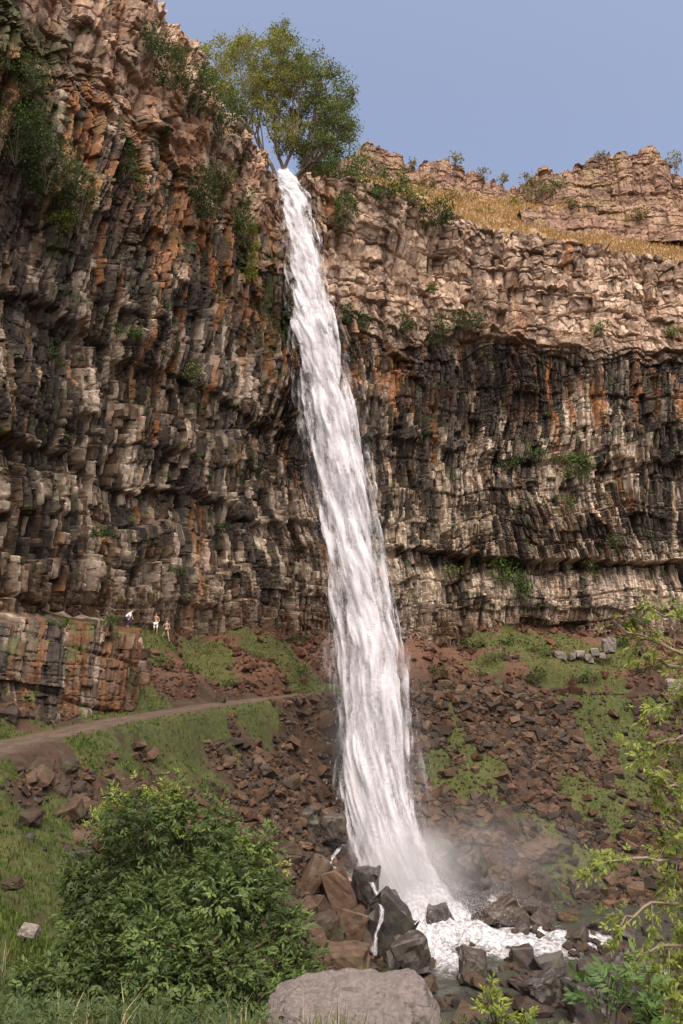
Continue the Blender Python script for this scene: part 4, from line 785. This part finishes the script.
for k, (px, py, wp, hp, pal, lab, dn) in enumerate(CB):
    p = pick(px, py+ (hp*.25 if py < 200 else 0), 4)
    if p is None: continue
    qx, qy, d = proj(p); py = min(py, 2000) if abs(qy-py) < hp*.6+2 else float(qy)-hp*.3; px = px if abs(qx-px) < wp*.5+2 else float(qx); sc_ = float(d)/F; g_ = 1.3 if k < 22 else 1.1; rx, rz = wp*sc_*.5*g_, hp*sc_*.5*g_
    tgt = at(px, py, p[1]); dir_ = np.array([0, 0, CZ])-tgt; dir_ /= np.linalg.norm(dir_); c = tgt+dir_*.5*min(rx, rz)
    ll = max(.16, 2.6*sc_); area = rx*rz; n = int(min(5200, dn*area/(ll*ll*.5)*9+60))
    lobed('shrub', lab, 'shrub', c, (rx, min(rx, rz)*.8+.15, rz), int(10+n/55), n, ll, ll*.5, 700+k, cols=pal, up=.2, droop=.5, lobe=.42)
# ---- big cottonwood at the lip
def big_tree():
    rg = np.random.default_rng(21); base = at(283, 168, 74.5); base[2] = 64.3
    root = empty('cottonwood_tree', base); tag(root, 'large airy green and yellow tree on the cliff rim above the waterfall', 'tree')
    lob = [(200, 58, 16), (214, 78, 20), (232, 50, 20), (238, 92, 20), (262, 46, 20), (262, 76, 22), (252, 116, 18), (288, 38, 18), (287, 66, 24), (280, 100, 20), (312, 50, 20), (312, 82, 24), (332, 72, 18), (340, 96, 20), (326, 112, 22), (302, 116, 20), (352, 122, 18), (356, 98, 13), (350, 74, 12), (336, 138, 18), (312, 142, 18), (292, 138, 16), (228, 118, 13), (345, 152, 12), (322, 158, 12), (206, 98, 12), (246, 38, 12), (300, 30, 11)]
    lob = [(px-12, py+(9 if py < 70 else 4), r) for px, py, r in lob]
    segs, T, R_ = [], [], []; G = {}
    for q in lob: G.setdefault(int(np.clip((q[0]-192)/24, 0, 6)), []).append(q)
    for gi, ql in G.items():
        b0 = np.array([(gi-3)*.22+rg.normal()*.1, rg.normal()*.4, -.3]); L_ = np.array([at(px, py, 74.5)-base for px, py, r in ql]).mean(0); top = L_*np.array([.85, .5, .62])+np.array([0, rg.normal()*1.2, 0])
        tr = crom(None, [b0, b0*.5+top*np.array([.28, .4, .38])+rg.normal(size=3)*.2, top*.7+b0*.3+rg.normal(size=3)*.25, top], np.linspace(0, 3, 12)); segs += polyseg(list(tr), .24, .08)
        for px, py, r in ql:
            for dep in (-2.4, .1, 2.3) if r > 17 else (rg.normal()*1.3,):
                L0 = at(px+rg.normal()*5, py+rg.normal()*5, 74.5+dep)-base; rr = r*74.5/700*.82; st = tr[rg.integers(5, 11)]
                pts = crom(None, [st, st*.6+L0*.4+rg.normal(size=3)*.3, st*.25+L0*.75+rg.normal(size=3)*.3, L0], np.linspace(0, 3, 9)); segs += polyseg(list(pts), .085, .025)
                for _ in range(int(7*(rr/2)**2)+4):
                    q = unit(rg.normal(size=3)); q = L0+q*rr*(.25+.95*rg.random()**.6)*np.array([1.1, 1, .85]); m = pts[rg.integers(4, 9)]
                    segs += polyseg([m, m*.5+q*.5+rg.normal(size=3)*.2, q], .03, .01); T.append(q); R_.append(.22+.34*rg.random()**1.5)
    T = np.array(T); R_ = np.array(R_); nlf = 56000; li = rg.integers(len(T), size=nlf); P = T[li]+rg.normal(size=(nlf, 3))*R_[li][:, None]*np.array([1.1, 1.1, .75]); keep = P[:, 2] > .9; P = P[keep]; li = li[keep]; n = len(P)
    D = unit(rg.normal(size=(n, 3))+np.array([0, 0, -.5])); Nn = unit(rg.normal(size=(n, 3))+np.array([0, 0, .6])); s = .7+.6*rg.random(n)
    V, Fc = leaf_quads(P, D, Nn, .20*s, .14*s)
    yel = ss(.46, .60, fbm(P[:, 0]/3.2+5, P[:, 2]/3.2, P[:, 1]/3.2, seed=33)-.028*P[:, 0]-.02)          # yellowing boughs, mostly on the left
    t = rg.random(n)[:, None]; bt = rg.random(len(T))[li][:, None]; col = np.array([.060, .088, .030])*(1-t)+np.array([.12, .15, .05])*t; col = col*(.8+.5*bt); cy = np.array([.20, .21, .05])*(.7+.6*t); col = col*(1-yel[:, None]*.8)+cy*yel[:, None]*.8
    mesh('crown', V, Fc, M['leaf'], parent=root, col=np.repeat(col, 4, 0))
    V, Fq = tube_net(segs); mesh('trunk', V, Fq, M['bark'], parent=root, smooth=True); print('tree clusters', len(T), 'segs', len(segs))
big_tree()
# ---- compound leaves for the near shrubs
def compound(P, D, Nn, size, cols, rg, npair=3):
    """P base of each leaf; pinnate leaf: 2*npair+1 leaflets"""
    n = len(P); Sd = unit(np.cross(D, Nn)); Vs, Fs, Cs, o = [], [], [], 0; t = rg.random(n)[:, None]; base = cols[0]*(1-t)+cols[1]*t
    for k in range(npair*2+1):
        if k == npair*2: f, sd = 1.0, 0
        else: f, sd = .35+.6*(k//2)/npair, (1 if k % 2 else -1)
        pb = P+D*size[:, None]*f*.72-np.array([0, 0, 1])*size[:, None]*.10*f*f
        dd = unit(D*(.62 if sd else 1)+Sd*sd*.85+rg.normal(size=(n, 3))*.12-np.array([0, 0, .18])); L_ = size*(.46 if sd else .5)*(.85+.3*rg.random(n))
        V, Fc = leaf_quads(pb, dd, unit(Nn+rg.normal(size=(n, 3))*.2), L_, L_*.36, .12); Vs.append(V); Fs.append(Fc+o); o += len(V); Cs.append(np.repeat(base*(.9+.2*rg.random((n, 1))), 4, 0))
    return np.concatenate(Vs), np.concatenate(Fs), np.concatenate(Cs)
def near_shrub():
    rg = np.random.default_rng(8); g0 = at(165, 985, 13.5); root = empty('leafy_shrub', (g0[0], g0[1], gz(g0[0], g0[1]))); tag(root, 'big leafy green shrub filling the lower left foreground', 'shrub'); O = np.array(root.location)
    # outline: lobes placed over a mound (px, py, Y, radius m)
    L0 = [(165, 800, 13.6, .30), (118, 822, 13.5, .34), (110, 835, 13.3, .3), (150, 850, 13.2, .5), (200, 850, 13.4, .5), (240, 860, 13.5, .34), (268, 880, 13.2, .30), (255, 905, 13, .42), (285, 935, 12.8, .34), (305, 955, 12.6, .26), (270, 960, 12.5, .46), (225, 900, 12.7, .55), (180, 900, 12.6, .6), (130, 885, 12.8, .55), (95, 900, 12.9, .42), (70, 930, 12.8, .42), (75, 960, 12.6, .5), (115, 940, 12.3, .6), (165, 960, 12.0, .6), (215, 960, 12.1, .6), (250, 1000, 12.0, .55), (200, 1010, 11.7, .55), (150, 1010, 11.6, .55), (100, 1000, 11.8, .5), (60, 1000, 12.1, .4), (40, 975, 12.2, .34), (20, 1010, 11.8, .4), (285, 990, 12.2, .4),
          (180, 870, 14.4, .7), (120, 900, 14.4, .7), (230, 930, 14.2, .7), (95, 870, 13.6, .28), (145, 815, 13.8, .25), (180, 820, 13.7, .28), (215, 838, 13.6, .3)]
    Lc, Lr = [], []
    for px, py, Y, r in L0:
        c = at(px, py, Y)-O
        for _ in range(4): Lc.append(c+rg.normal(size=3)*r*.5); Lr.append(r*(.45+.35*rg.random()))
    Lc = np.array(Lc); Lr = np.array(Lr); n = 11500; li = rg.choice(len(Lc), n, p=Lr**2/np.sum(Lr**2)); dirs = unit(rg.normal(size=(n, 3))+np.array([0, -.25, .45]))
    P = Lc[li]+dirs*(Lr[li]*(.5+.6*rg.random(n)))[:, None]; D = unit(dirs+rg.normal(size=(n, 3))*.45+np.array([0, 0, -.15])); Nn = unit(np.array([0, 0, 1.2])+dirs*.8+rg.normal(size=(n, 3))*.35)
    lt = rg.random(len(Lc))[li][:, None]
    V, Fc, Cc = compound(P, D, Nn, (.145+.08*rg.random(n)), (np.array([.036, .066, .020]), np.array([.105, .145, .042])), rg)
    Cc = Cc*np.tile(np.repeat(.55+.85*lt, 4, 0), (7, 1))
    mesh('foliage', V, Fc, M['leaf'], parent=root, col=Cc)
    sh = [];   # pale young shoots at the top
    T = np.array([at(165, 787, 13.6), at(158, 793, 13.6), at(172, 800, 13.6), at(118, 795, 13.5), at(108, 803, 13.5), at(125, 805, 13.5), at(92, 825, 13.3), at(248, 850, 13.4), at(180, 832, 13.5), at(275, 868, 13.2)])-O
    li = rg.integers(len(T), size=190); P = T[li]+rg.normal(size=(190, 3))*.11; D = unit(rg.normal(size=(190, 3))+np.array([0, 0, .7])); V, Fc, Cc = compound(P, D, unit(rg.normal(size=(190, 3))+np.array([0, -.5, .8])), .12+.08*rg.random(190), (np.array([.13, .19, .03]), np.array([.22, .27, .045])), rg, 2)
    mesh('young_leaves', V, Fc, M['leaf'], parent=root, col=Cc)
    sg = []
    for c in Lc[::2]: sg += polyseg([np.array([rg.normal()*.25, rg.normal()*.25, -.2]), c*np.array([.5, .5, .45])+rg.normal(size=3)*.1, c], .028, .007)
    V, Fq = tube_net(sg); mesh('stem', V, Fq, M['darkbark'], parent=root)
near_shrub()
# ---- tree standing outside the frame at the right, its boughs reach in
def side_tree():
    rg = np.random.default_rng(14); O = np.array([6.2, 9.2, float(gz(6.2, 9.2))-.1]); root = empty('leafy_tree', O); tag(root, 'yellow green leafy tree whose boughs reach in from the right edge', 'tree')
    sg = polyseg([np.zeros(3), np.array([.1, .05, 1.6]), np.array([-.05, 0, 3.4]), np.array([.1, 0, 5.2]), np.array([0, .1, 7])], .16, .05)
    bl = [([(760, 650, 8.5), (690, 655, 8.3), (650, 640, 8.2), (612, 622, 8.1)], 1.5, 40), ([(760, 630, 8.5), (690, 622, 8.6), (655, 612, 8.6)], .8, 30), ([(760, 655, 8.6), (700, 668, 8.4), (655, 660, 8.4), (640, 640, 8.3)], 1, 40), ([(770, 700, 8.4), (700, 695, 8.2), (660, 705, 8.1)], 1, 60), ([(770, 740, 8.4), (700, 735, 8.2), (655, 745, 8.1)], 1, 60), ([(770, 790, 8.4), (700, 790, 8.2), (665, 790, 8.1), (650, 770, 8)], 1, 50),
          ([(770, 850, 8.4), (700, 855, 8.2), (640, 858, 8.0), (602, 862, 7.9)], 1.2, 60), ([(770, 830, 8.4), (700, 835, 8.2), (665, 828, 8.1)], 1, 40), ([(770, 900, 8.4), (700, 905, 8.2), (650, 905, 8.0), (618, 925, 7.9)], 1.2, 60), ([(770, 960, 8.4), (700, 950, 8.2), (655, 945, 8.0), (635, 955, 7.9)], 1, 60), ([(770, 990, 8.4), (700, 985, 8.2), (665, 985, 8.0)], 1, 60), ([(760, 1020, 8.2), (700, 1015, 8.0), (660, 1010, 7.9)], 1, 60), ([(770, 720, 8.8), (710, 765, 8.8), (680, 765, 8.8)], 1, 40), ([(770, 880, 8.8), (710, 880, 8.8), (672, 880, 8.8)], 1, 40)]
    Ps, Ds = [], []
    for pts, _, nl in bl:
        Q = np.array([at(*p) for p in pts])-O; Q = crom(None, Q, np.linspace(0, len(Q)-1, 12)); Q += rg.normal(size=Q.shape)*.02
        a = np.array([0, 0, max(.6, Q[0][2]-.6)]); sg += polyseg([a]+list(Q), .028, .006)
        for _k in range(16):
            f = rg.random(); p0 = a*(1-f)+Q[0]*f if rg.random() < .6 else Q[rg.integers(0, 4)]; dd = unit(unit(Q[0]-a)*.5+rg.normal(size=3)*.8); p1 = p0+dd*(.2+.25*rg.random()); sg += polyseg([p0, p1], .008, .003)
            for q in range(9): Ps.append(p0+(p1-p0)*(.4+.7*rg.random())+rg.normal(size=3)*.05); Ds.append(unit(dd+rg.normal(size=3)*.7))
        for _k in range(9):
            i = 2+rg.integers(9); d = unit(unit(Q[min(i+1, 11)]-Q[i-1])+rg.normal(size=3)*.8); tw = [Q[i], Q[i]+d*.14, Q[i]+d*.26+np.array([0, 0, -.02])]; sg += polyseg(tw, .006, .003)
            for q in range(int(nl/5)+1): Ps.append(tw[rg.integers(1, 3)]+rg.normal(size=3)*.035); Ds.append(unit(d+rg.normal(size=3)*.7))
        for q in range(nl//3): Ps.append(Q[rg.integers(5, 12)]+rg.normal(size=3)*.03); Ds.append(unit(unit(Q[-1]-Q[-3])+rg.normal(size=3)*.8))
    # some foliage outside the frame too
    for q in range(900):
        p = np.array([rg.normal()*1.1, rg.normal()*1.1, 3.0+rg.random()*5]); p[0] = p[0] if p[0] > -1.2 else -p[0]; Ps.append(p); Ds.append(unit(rg.normal(size=3)))
    P = np.array(Ps); D = unit(np.array(Ds)-np.array([0, 0, .25])); n = len(P)
    V, Fc, Cc = compound(P, D, unit(np.array([0, -.3, 1.])+rg.normal(size=(n, 3))*.4), .085+.055*rg.random(n), (np.array([.085, .125, .024]), np.array([.21, .25, .045])), rg, 3)
    mesh('foliage', V, Fc, M['leaf'], parent=root, col=Cc); V, Fq = tube_net(sg); mesh('trunk', V, Fq, M['bark'], parent=root)
side_tree()
def sprig(label, px, py, Y, hpx, n, seed, cols):
    rg = np.random.default_rng(seed); b = at(px, py, Y); gx_ = b.copy(); zg = float(gz(b[0], b[1])); root = empty('young_plant', (b[0], b[1], zg)); tag(root, label, 'plant'); O = np.array([b[0], b[1], zg])
    h = b[2]-zg; sg = []; Ps = []; Ds = []; hm = hpx*Y/F
    for k in range(n):
        tip = np.array([rg.normal()*hm*.35, rg.normal()*hm*.3, h+hm*(.3+.8*rg.random())]); sg += polyseg([np.array([0, 0, -.1]), tip*np.array([.3, .3, .6]), tip], .012, .004)
        for q in range(7): f = .72+.28*rg.random(); Ps.append(np.array([tip[0]*(f-.2), tip[1]*(f-.2), tip[2]*f if h < .5 else h+ (tip[2]-h)*f]) if False else np.array([tip[0]*f, tip[1]*f, h+(tip[2]-h)*rg.random()])); Ds.append(unit(np.array([rg.normal(), rg.normal(), .7])))
    P = np.array(Ps); V, Fc, Cc = compound(P, np.array(Ds), unit(np.array([0, -.4, 1.])+rg.normal(size=(len(P), 3))*.4), hm*(.32+.2*rg.random(len(P))), cols, rg, 3)
    mesh('foliage', V, Fc, M['leaf'], parent=root, col=Cc); V, Fq = tube_net(sg); mesh('stem', V, Fq, M['darkbark'], parent=root)
sprig('bright green sprig standing at the bottom right corner', 605, 1012, 7.6, 50, 6, 3, (np.array([.05, .10, .028]), np.array([.09, .15, .04])))
sprig('yellow green sprig at the bottom edge right of the pale boulder', 497, 1022, 8.2, 30, 5, 4, YG)
sprig('low sprig at the bottom edge right of the yellow green one', 530, 1030, 8.2, 26, 4, 5, YG)
sprig('sprig at the bottom edge between the green sprig and the hanging boughs', 645, 1030, 7.8, 40, 6, 6, GREEN)
# ---- grass
def blades(name, label, X, Y, Z, H, Wd, cols, seed, per=4, spread=.08, lean=.45, kind='stuff'):
    rg = np.random.default_rng(seed); n = len(X)*per; b = np.repeat(np.stack([X, Y, Z], 1), per, 0)+rg.normal(size=(n, 3))*np.array([spread, spread, 0]); h = np.repeat(H, per)*(.6+.7*rg.random(n)); a = rg.random(n)*6.28; ln = lean*rg.random(n)
    d = unit(np.stack([np.cos(a)*ln, np.sin(a)*ln, np.ones(n)], 1)); s = np.stack([-np.sin(a), np.cos(a), 0*a], 1)*(Wd*(.6+.8*rg.random(n)))[:, None]
    mid = b+d*h[:, None]*.55; tip = b+d*h[:, None]+np.stack([np.cos(a), np.sin(a), 0*a-.3], 1)*(h*ln*.5)[:, None]
    V = np.stack([b-s, b+s, mid+s*.7, mid-s*.7, tip], 1).reshape(-1, 3); i = np.arange(n)[:, None]*5; Fc = np.concatenate([i+np.array([0, 1, 2]), i+np.array([0, 2, 3]), i+np.array([3, 2, 4])])
    t = rg.random(n)[:, None]; c = np.repeat(cols[0]*(1-t)+cols[1]*t, 5, 0); o = mesh(name, V, Fc, M['grass'], col=c); tag(o, label, 'grass', kind=kind); return o
rg = np.random.default_rng(31)
def sow(n, xr, yr, thr=.35):
    x = rg.uniform(*xr, n); y = rg.uniform(*yr, n); g = bil(GRASS, x, y); k = (g > thr+.4*rg.random(n)); x, y = x[k], y[k]; q = np.stack([x, y, gz(x, y)], 1); a, b_, d = proj(q); k = (a > -30) & (a < 713) & (b_ < 1060); return x[k], y[k], gz(x[k], y[k])
TG = (np.array([.036, .062, .013]), np.array([.082, .115, .024]))
x, y, z = sow(52000, (-24, 42), (40, 92)); blades('grass', 'short green grass on the slopes by the path and the scree', x, y, z-.03, np.full(len(x), .15), .045, TG, 41, spread=.2)
x, y, z = sow(26000, (-22, 0), (16, 42)); blades('grass', 'green grass on the slope at the lower left', x, y, z-.03, np.full(len(x), .17), .02, TG, 42, spread=.14)
x, y, z = sow(4200, (-9, 9), (6, 16.5), .1); blades('long_grass', 'long grass and dry stalks in the foreground bottom left', x, y, z-.03, np.full(len(x), .34), .007, (np.array([.035, .055, .018]), np.array([.11, .12, .045])), 43, per=7, spread=.12, lean=.8)
k = rg.random(len(x)) < .05; blades('dry_stalks', 'straw coloured dry seed stalks in the foreground grass', x[k], y[k], z[k], np.full(k.sum(), .42), .004, (np.array([.32, .25, .14]), np.array([.45, .38, .24])), 44, per=4, spread=.1, lean=.5)
# weeds at the bottom left: broad leaf growth on the bank
n = 14000; x = rg.uniform(-8, 3.2, n); y = rg.uniform(7.2, 13.5, n); k = rg.random(n) < ss(-.4, -1.2, x)+.35*(x > 1.3); x, y = x[k], y[k]; n = len(x); z = gz(x, y); P = np.stack([x, y, z+.05+.28*rg.random(n)], 1)
V, Fc, Cc = compound(P, unit(rg.normal(size=(n, 3))+np.array([0, 0, .6])), unit(rg.normal(size=(n, 3))*.5+np.array([0, -.2, 1])), .10+.08*rg.random(n), (np.array([.030, .055, .018]), np.array([.080, .11, .038])), rg, 2)
tag(mesh('weeds', V, Fc, M['leaf'], col=Cc), 'low leafy weeds covering the bank at the bottom left', 'weeds', kind='stuff')
# golden tufts on the hillside
hp = PP.reshape(-1, 3); ht = np.broadcast_to(rise, PX.shape).reshape(-1); a, b_, d = proj(hp); k = np.nonzero((ht > .2) & (a > 300) & (a < 700) & (d < 140))[0]; j = rg.choice(k, 42000); q = hp[j]+rg.normal(size=(42000, 3))*np.array([.25, .25, 0]); keep = fbm(q[:, 0]/2, q[:, 1]/2, seed=59) > .42; q = q[keep]
blades('dry_grass', 'golden dry grass on the hillside above the right cliff', q[:, 0], q[:, 1], q[:, 2]-.05, .35+.5*rg.random(len(q))**2, .07, (np.array([.28, .185, .105]), np.array([.46, .33, .20])), 45, per=3, spread=.25, lean=.9)

# ------------------------------------------------------------------ people
def skin(name, verts, edges, rad, mat, parent, root=0):
    me = bpy.data.meshes.new(name); me.from_pydata(verts, edges, []); o = bpy.data.objects.new(name, me); C.objects.link(o); o.parent = parent; me.materials.append(mat)
    m = o.modifiers.new('skin', 'SKIN'); m.use_smooth_shade = True
    for i, r in enumerate(rad): me.skin_vertices[0].data[i].radius = (r, r*.85) if np.isscalar(r) else r; me.skin_vertices[0].data[i].use_root = (i == root)
    s = o.modifiers.new('sub', 'SUBSURF'); s.levels = 1; s.render_levels = 2; return o
M['skin'] = plainmat('skin', (.42, .25, .18), .6, var=.05, bump=0); M['hair'] = plainmat('hair', (.05, .03, .02), .7, 30); M['white'] = plainmat('white_cloth', (.78, .78, .82), .9, var=.05); M['navy'] = plainmat('navy_cloth', (.02, .03, .09), .9); M['black'] = plainmat('black_cloth', (.02, .02, .025), .9)
def person(label, loc, rz, J, clothes, hair=True):
    """J: dict of joints. clothes: list of (name, material, joints, grow)"""
    root = empty('person', loc); root.rotation_euler = (0, 0, rz); tag(root, label, 'person')
    names = ['pelvis', 'waist', 'chest', 'neck', 'head', 'crown', 'shL', 'elL', 'wrL', 'haL', 'shR', 'elR', 'wrR', 'haR', 'hipL', 'knL', 'anL', 'toL', 'hipR', 'knR', 'anR', 'toR']
    rd = dict(pelvis=(.15, .11), waist=(.125, .09), chest=(.15, .105), neck=(.055, .055), head=(.085, .095), crown=(.075, .085), shL=.06, elL=.042, wrL=.028, haL=(.045, .018), hipL=.09, knL=.06, anL=.036, toL=.035)
    for k in list(rd):
        if k.endswith('L'): rd[k[:-1]+'R'] = rd[k]
    E = [('pelvis', 'waist'), ('waist', 'chest'), ('chest', 'neck'), ('neck', 'head'), ('head', 'crown')]
    for s in 'LR': E += [('chest', 'sh'+s), ('sh'+s, 'el'+s), ('el'+s, 'wr'+s), ('wr'+s, 'ha'+s), ('pelvis', 'hip'+s), ('hip'+s, 'kn'+s), ('kn'+s, 'an'+s), ('an'+s, 'to'+s)]
    ix = {n: i for i, n in enumerate(names)}
    skin('body', [J[n] for n in names], [(ix[a], ix[b]) for a, b in E], [rd[n] for n in names], M['skin'], root)
    for nm, mt, js, gr in clothes:
        ii = {n: i for i, n in enumerate(js)}; ed = [(ii[a], ii[b]) for a, b in E if a in ii and b in ii]
        rr = [(tuple(x+gr for x in rd[n]) if not np.isscalar(rd[n]) else rd[n]+gr) for n in js]; skin(nm, [J[n] for n in js], ed, rr, mt, root)
    if hair:
        h = np.array(J['head']); cr = np.array(J['crown']); V, Fc = hull(3, (1, 1, 1), 40); V = unit(V); u = unit(cr-h); c = (h*.35+cr*.65)
        c = c+np.array([0, .025, 0]); V = V*np.array([.10, .115, .115]); V = V[:, :]+c+u*.02; mesh('hair', V, Fc, M['hair'], parent=root, smooth=True)
    nz_ = np.array(J['head'])+(np.array(J['crown'])-np.array(J['head']))*.3
    return root
STAND = dict(pelvis=(0, 0, .95), waist=(0, 0, 1.12), chest=(0, 0, 1.33), neck=(0, 0, 1.49), head=(0, -.01, 1.58), crown=(0, 0, 1.68), shL=(.18, 0, 1.40), elL=(.25, .03, 1.14), wrL=(.22, -.12, .95), haL=(.20, -.17, .87), shR=(-.18, 0, 1.40), elR=(-.24, .03, 1.13), wrR=(-.25, -.05, .89), haR=(-.25, -.08, .80),
             hipL=(.10, 0, .88), knL=(.11, -.03, .49), anL=(.11, .02, .09), toL=(.12, -.14, .04), hipR=(-.10, 0, .88), knR=(-.11, -.03, .49), anR=(-.12, .02, .09), toR=(-.13, -.14, .04))
STRIDE = dict(STAND, knL=(.20, -.05, .50), anL=(.26, .02, .09), toL=(.31, -.12, .04), knR=(-.22, -.10, .53), anR=(-.46, .05, .10), toR=(-.52, -.09, .05), elR=(-.30, -.05, 1.17), wrR=(-.18, -.22, 1.20), haR=(-.13, -.28, 1.24))
BEND = dict(pelvis=(0, 0, .62), waist=(.07, -.03, .76), chest=(.19, -.07, .90), neck=(.31, -.10, 1.0), head=(.37, -.12, 1.06), crown=(.44, -.13, 1.12), shL=(.24, .10, .95), elL=(.36, .08, .74), wrL=(.42, -.02, .55), haL=(.44, -.05, .47), shR=(.20, -.24, .93), elR=(.22, -.30, .68), wrR=(.12, -.34, .50), haR=(.08, -.36, .43),
            hipL=(0, .10, .56), knL=(.22, .14, .40), anL=(.02, .14, .08), toL=(.16, .14, .04), hipR=(0, -.10, .56), knR=(.24, -.14, .40), anR=(.04, -.14, .08), toR=(.18, -.16, .04))
TORSO = ['waist', 'chest', 'shL', 'elL', 'shR', 'elR']; LEGS = ['pelvis', 'hipL', 'knL', 'hipR', 'knR']
def foot_at(px, py, dz=0):
    p = pick(px, py, 3); return p
pa = at(125, 627, 53); 
cand = pick(127, 626, 3)
person('hiker in a white shirt and dark blue trousers bending forward on the rock shelf edge', cand+np.array([0, .15, -.02]), .35, BEND, [('shirt', M['white'], ['pelvis', 'waist', 'chest', 'shL', 'elL', 'shR', 'elR'], .022), ('trousers', M['navy'], ['pelvis', 'hipL', 'knL', 'anL', 'hipR', 'knR', 'anR'], .02)])
p2 = pick(166, 640, 3); p1 = p2+np.array([-.85, -.05, 0]); p1[2] = max(float(gz(p1[0], p1[1])), p2[2]-.2)
person('shirtless person in white shorts standing left of the pair below the overhang', p1+np.array([0, 0, -.03]), .1, STAND, [('shorts', M['white'], LEGS, .028)])
person('person in dark swimwear striding right of the pair below the overhang', p2+np.array([0, 0, -.03]), -.2, STRIDE, [('top', M['black'], ['waist', 'chest'], .012), ('shorts', M['black'], ['pelvis', 'hipL', 'hipR'], .015)])
print('people', cand, p1, p2)
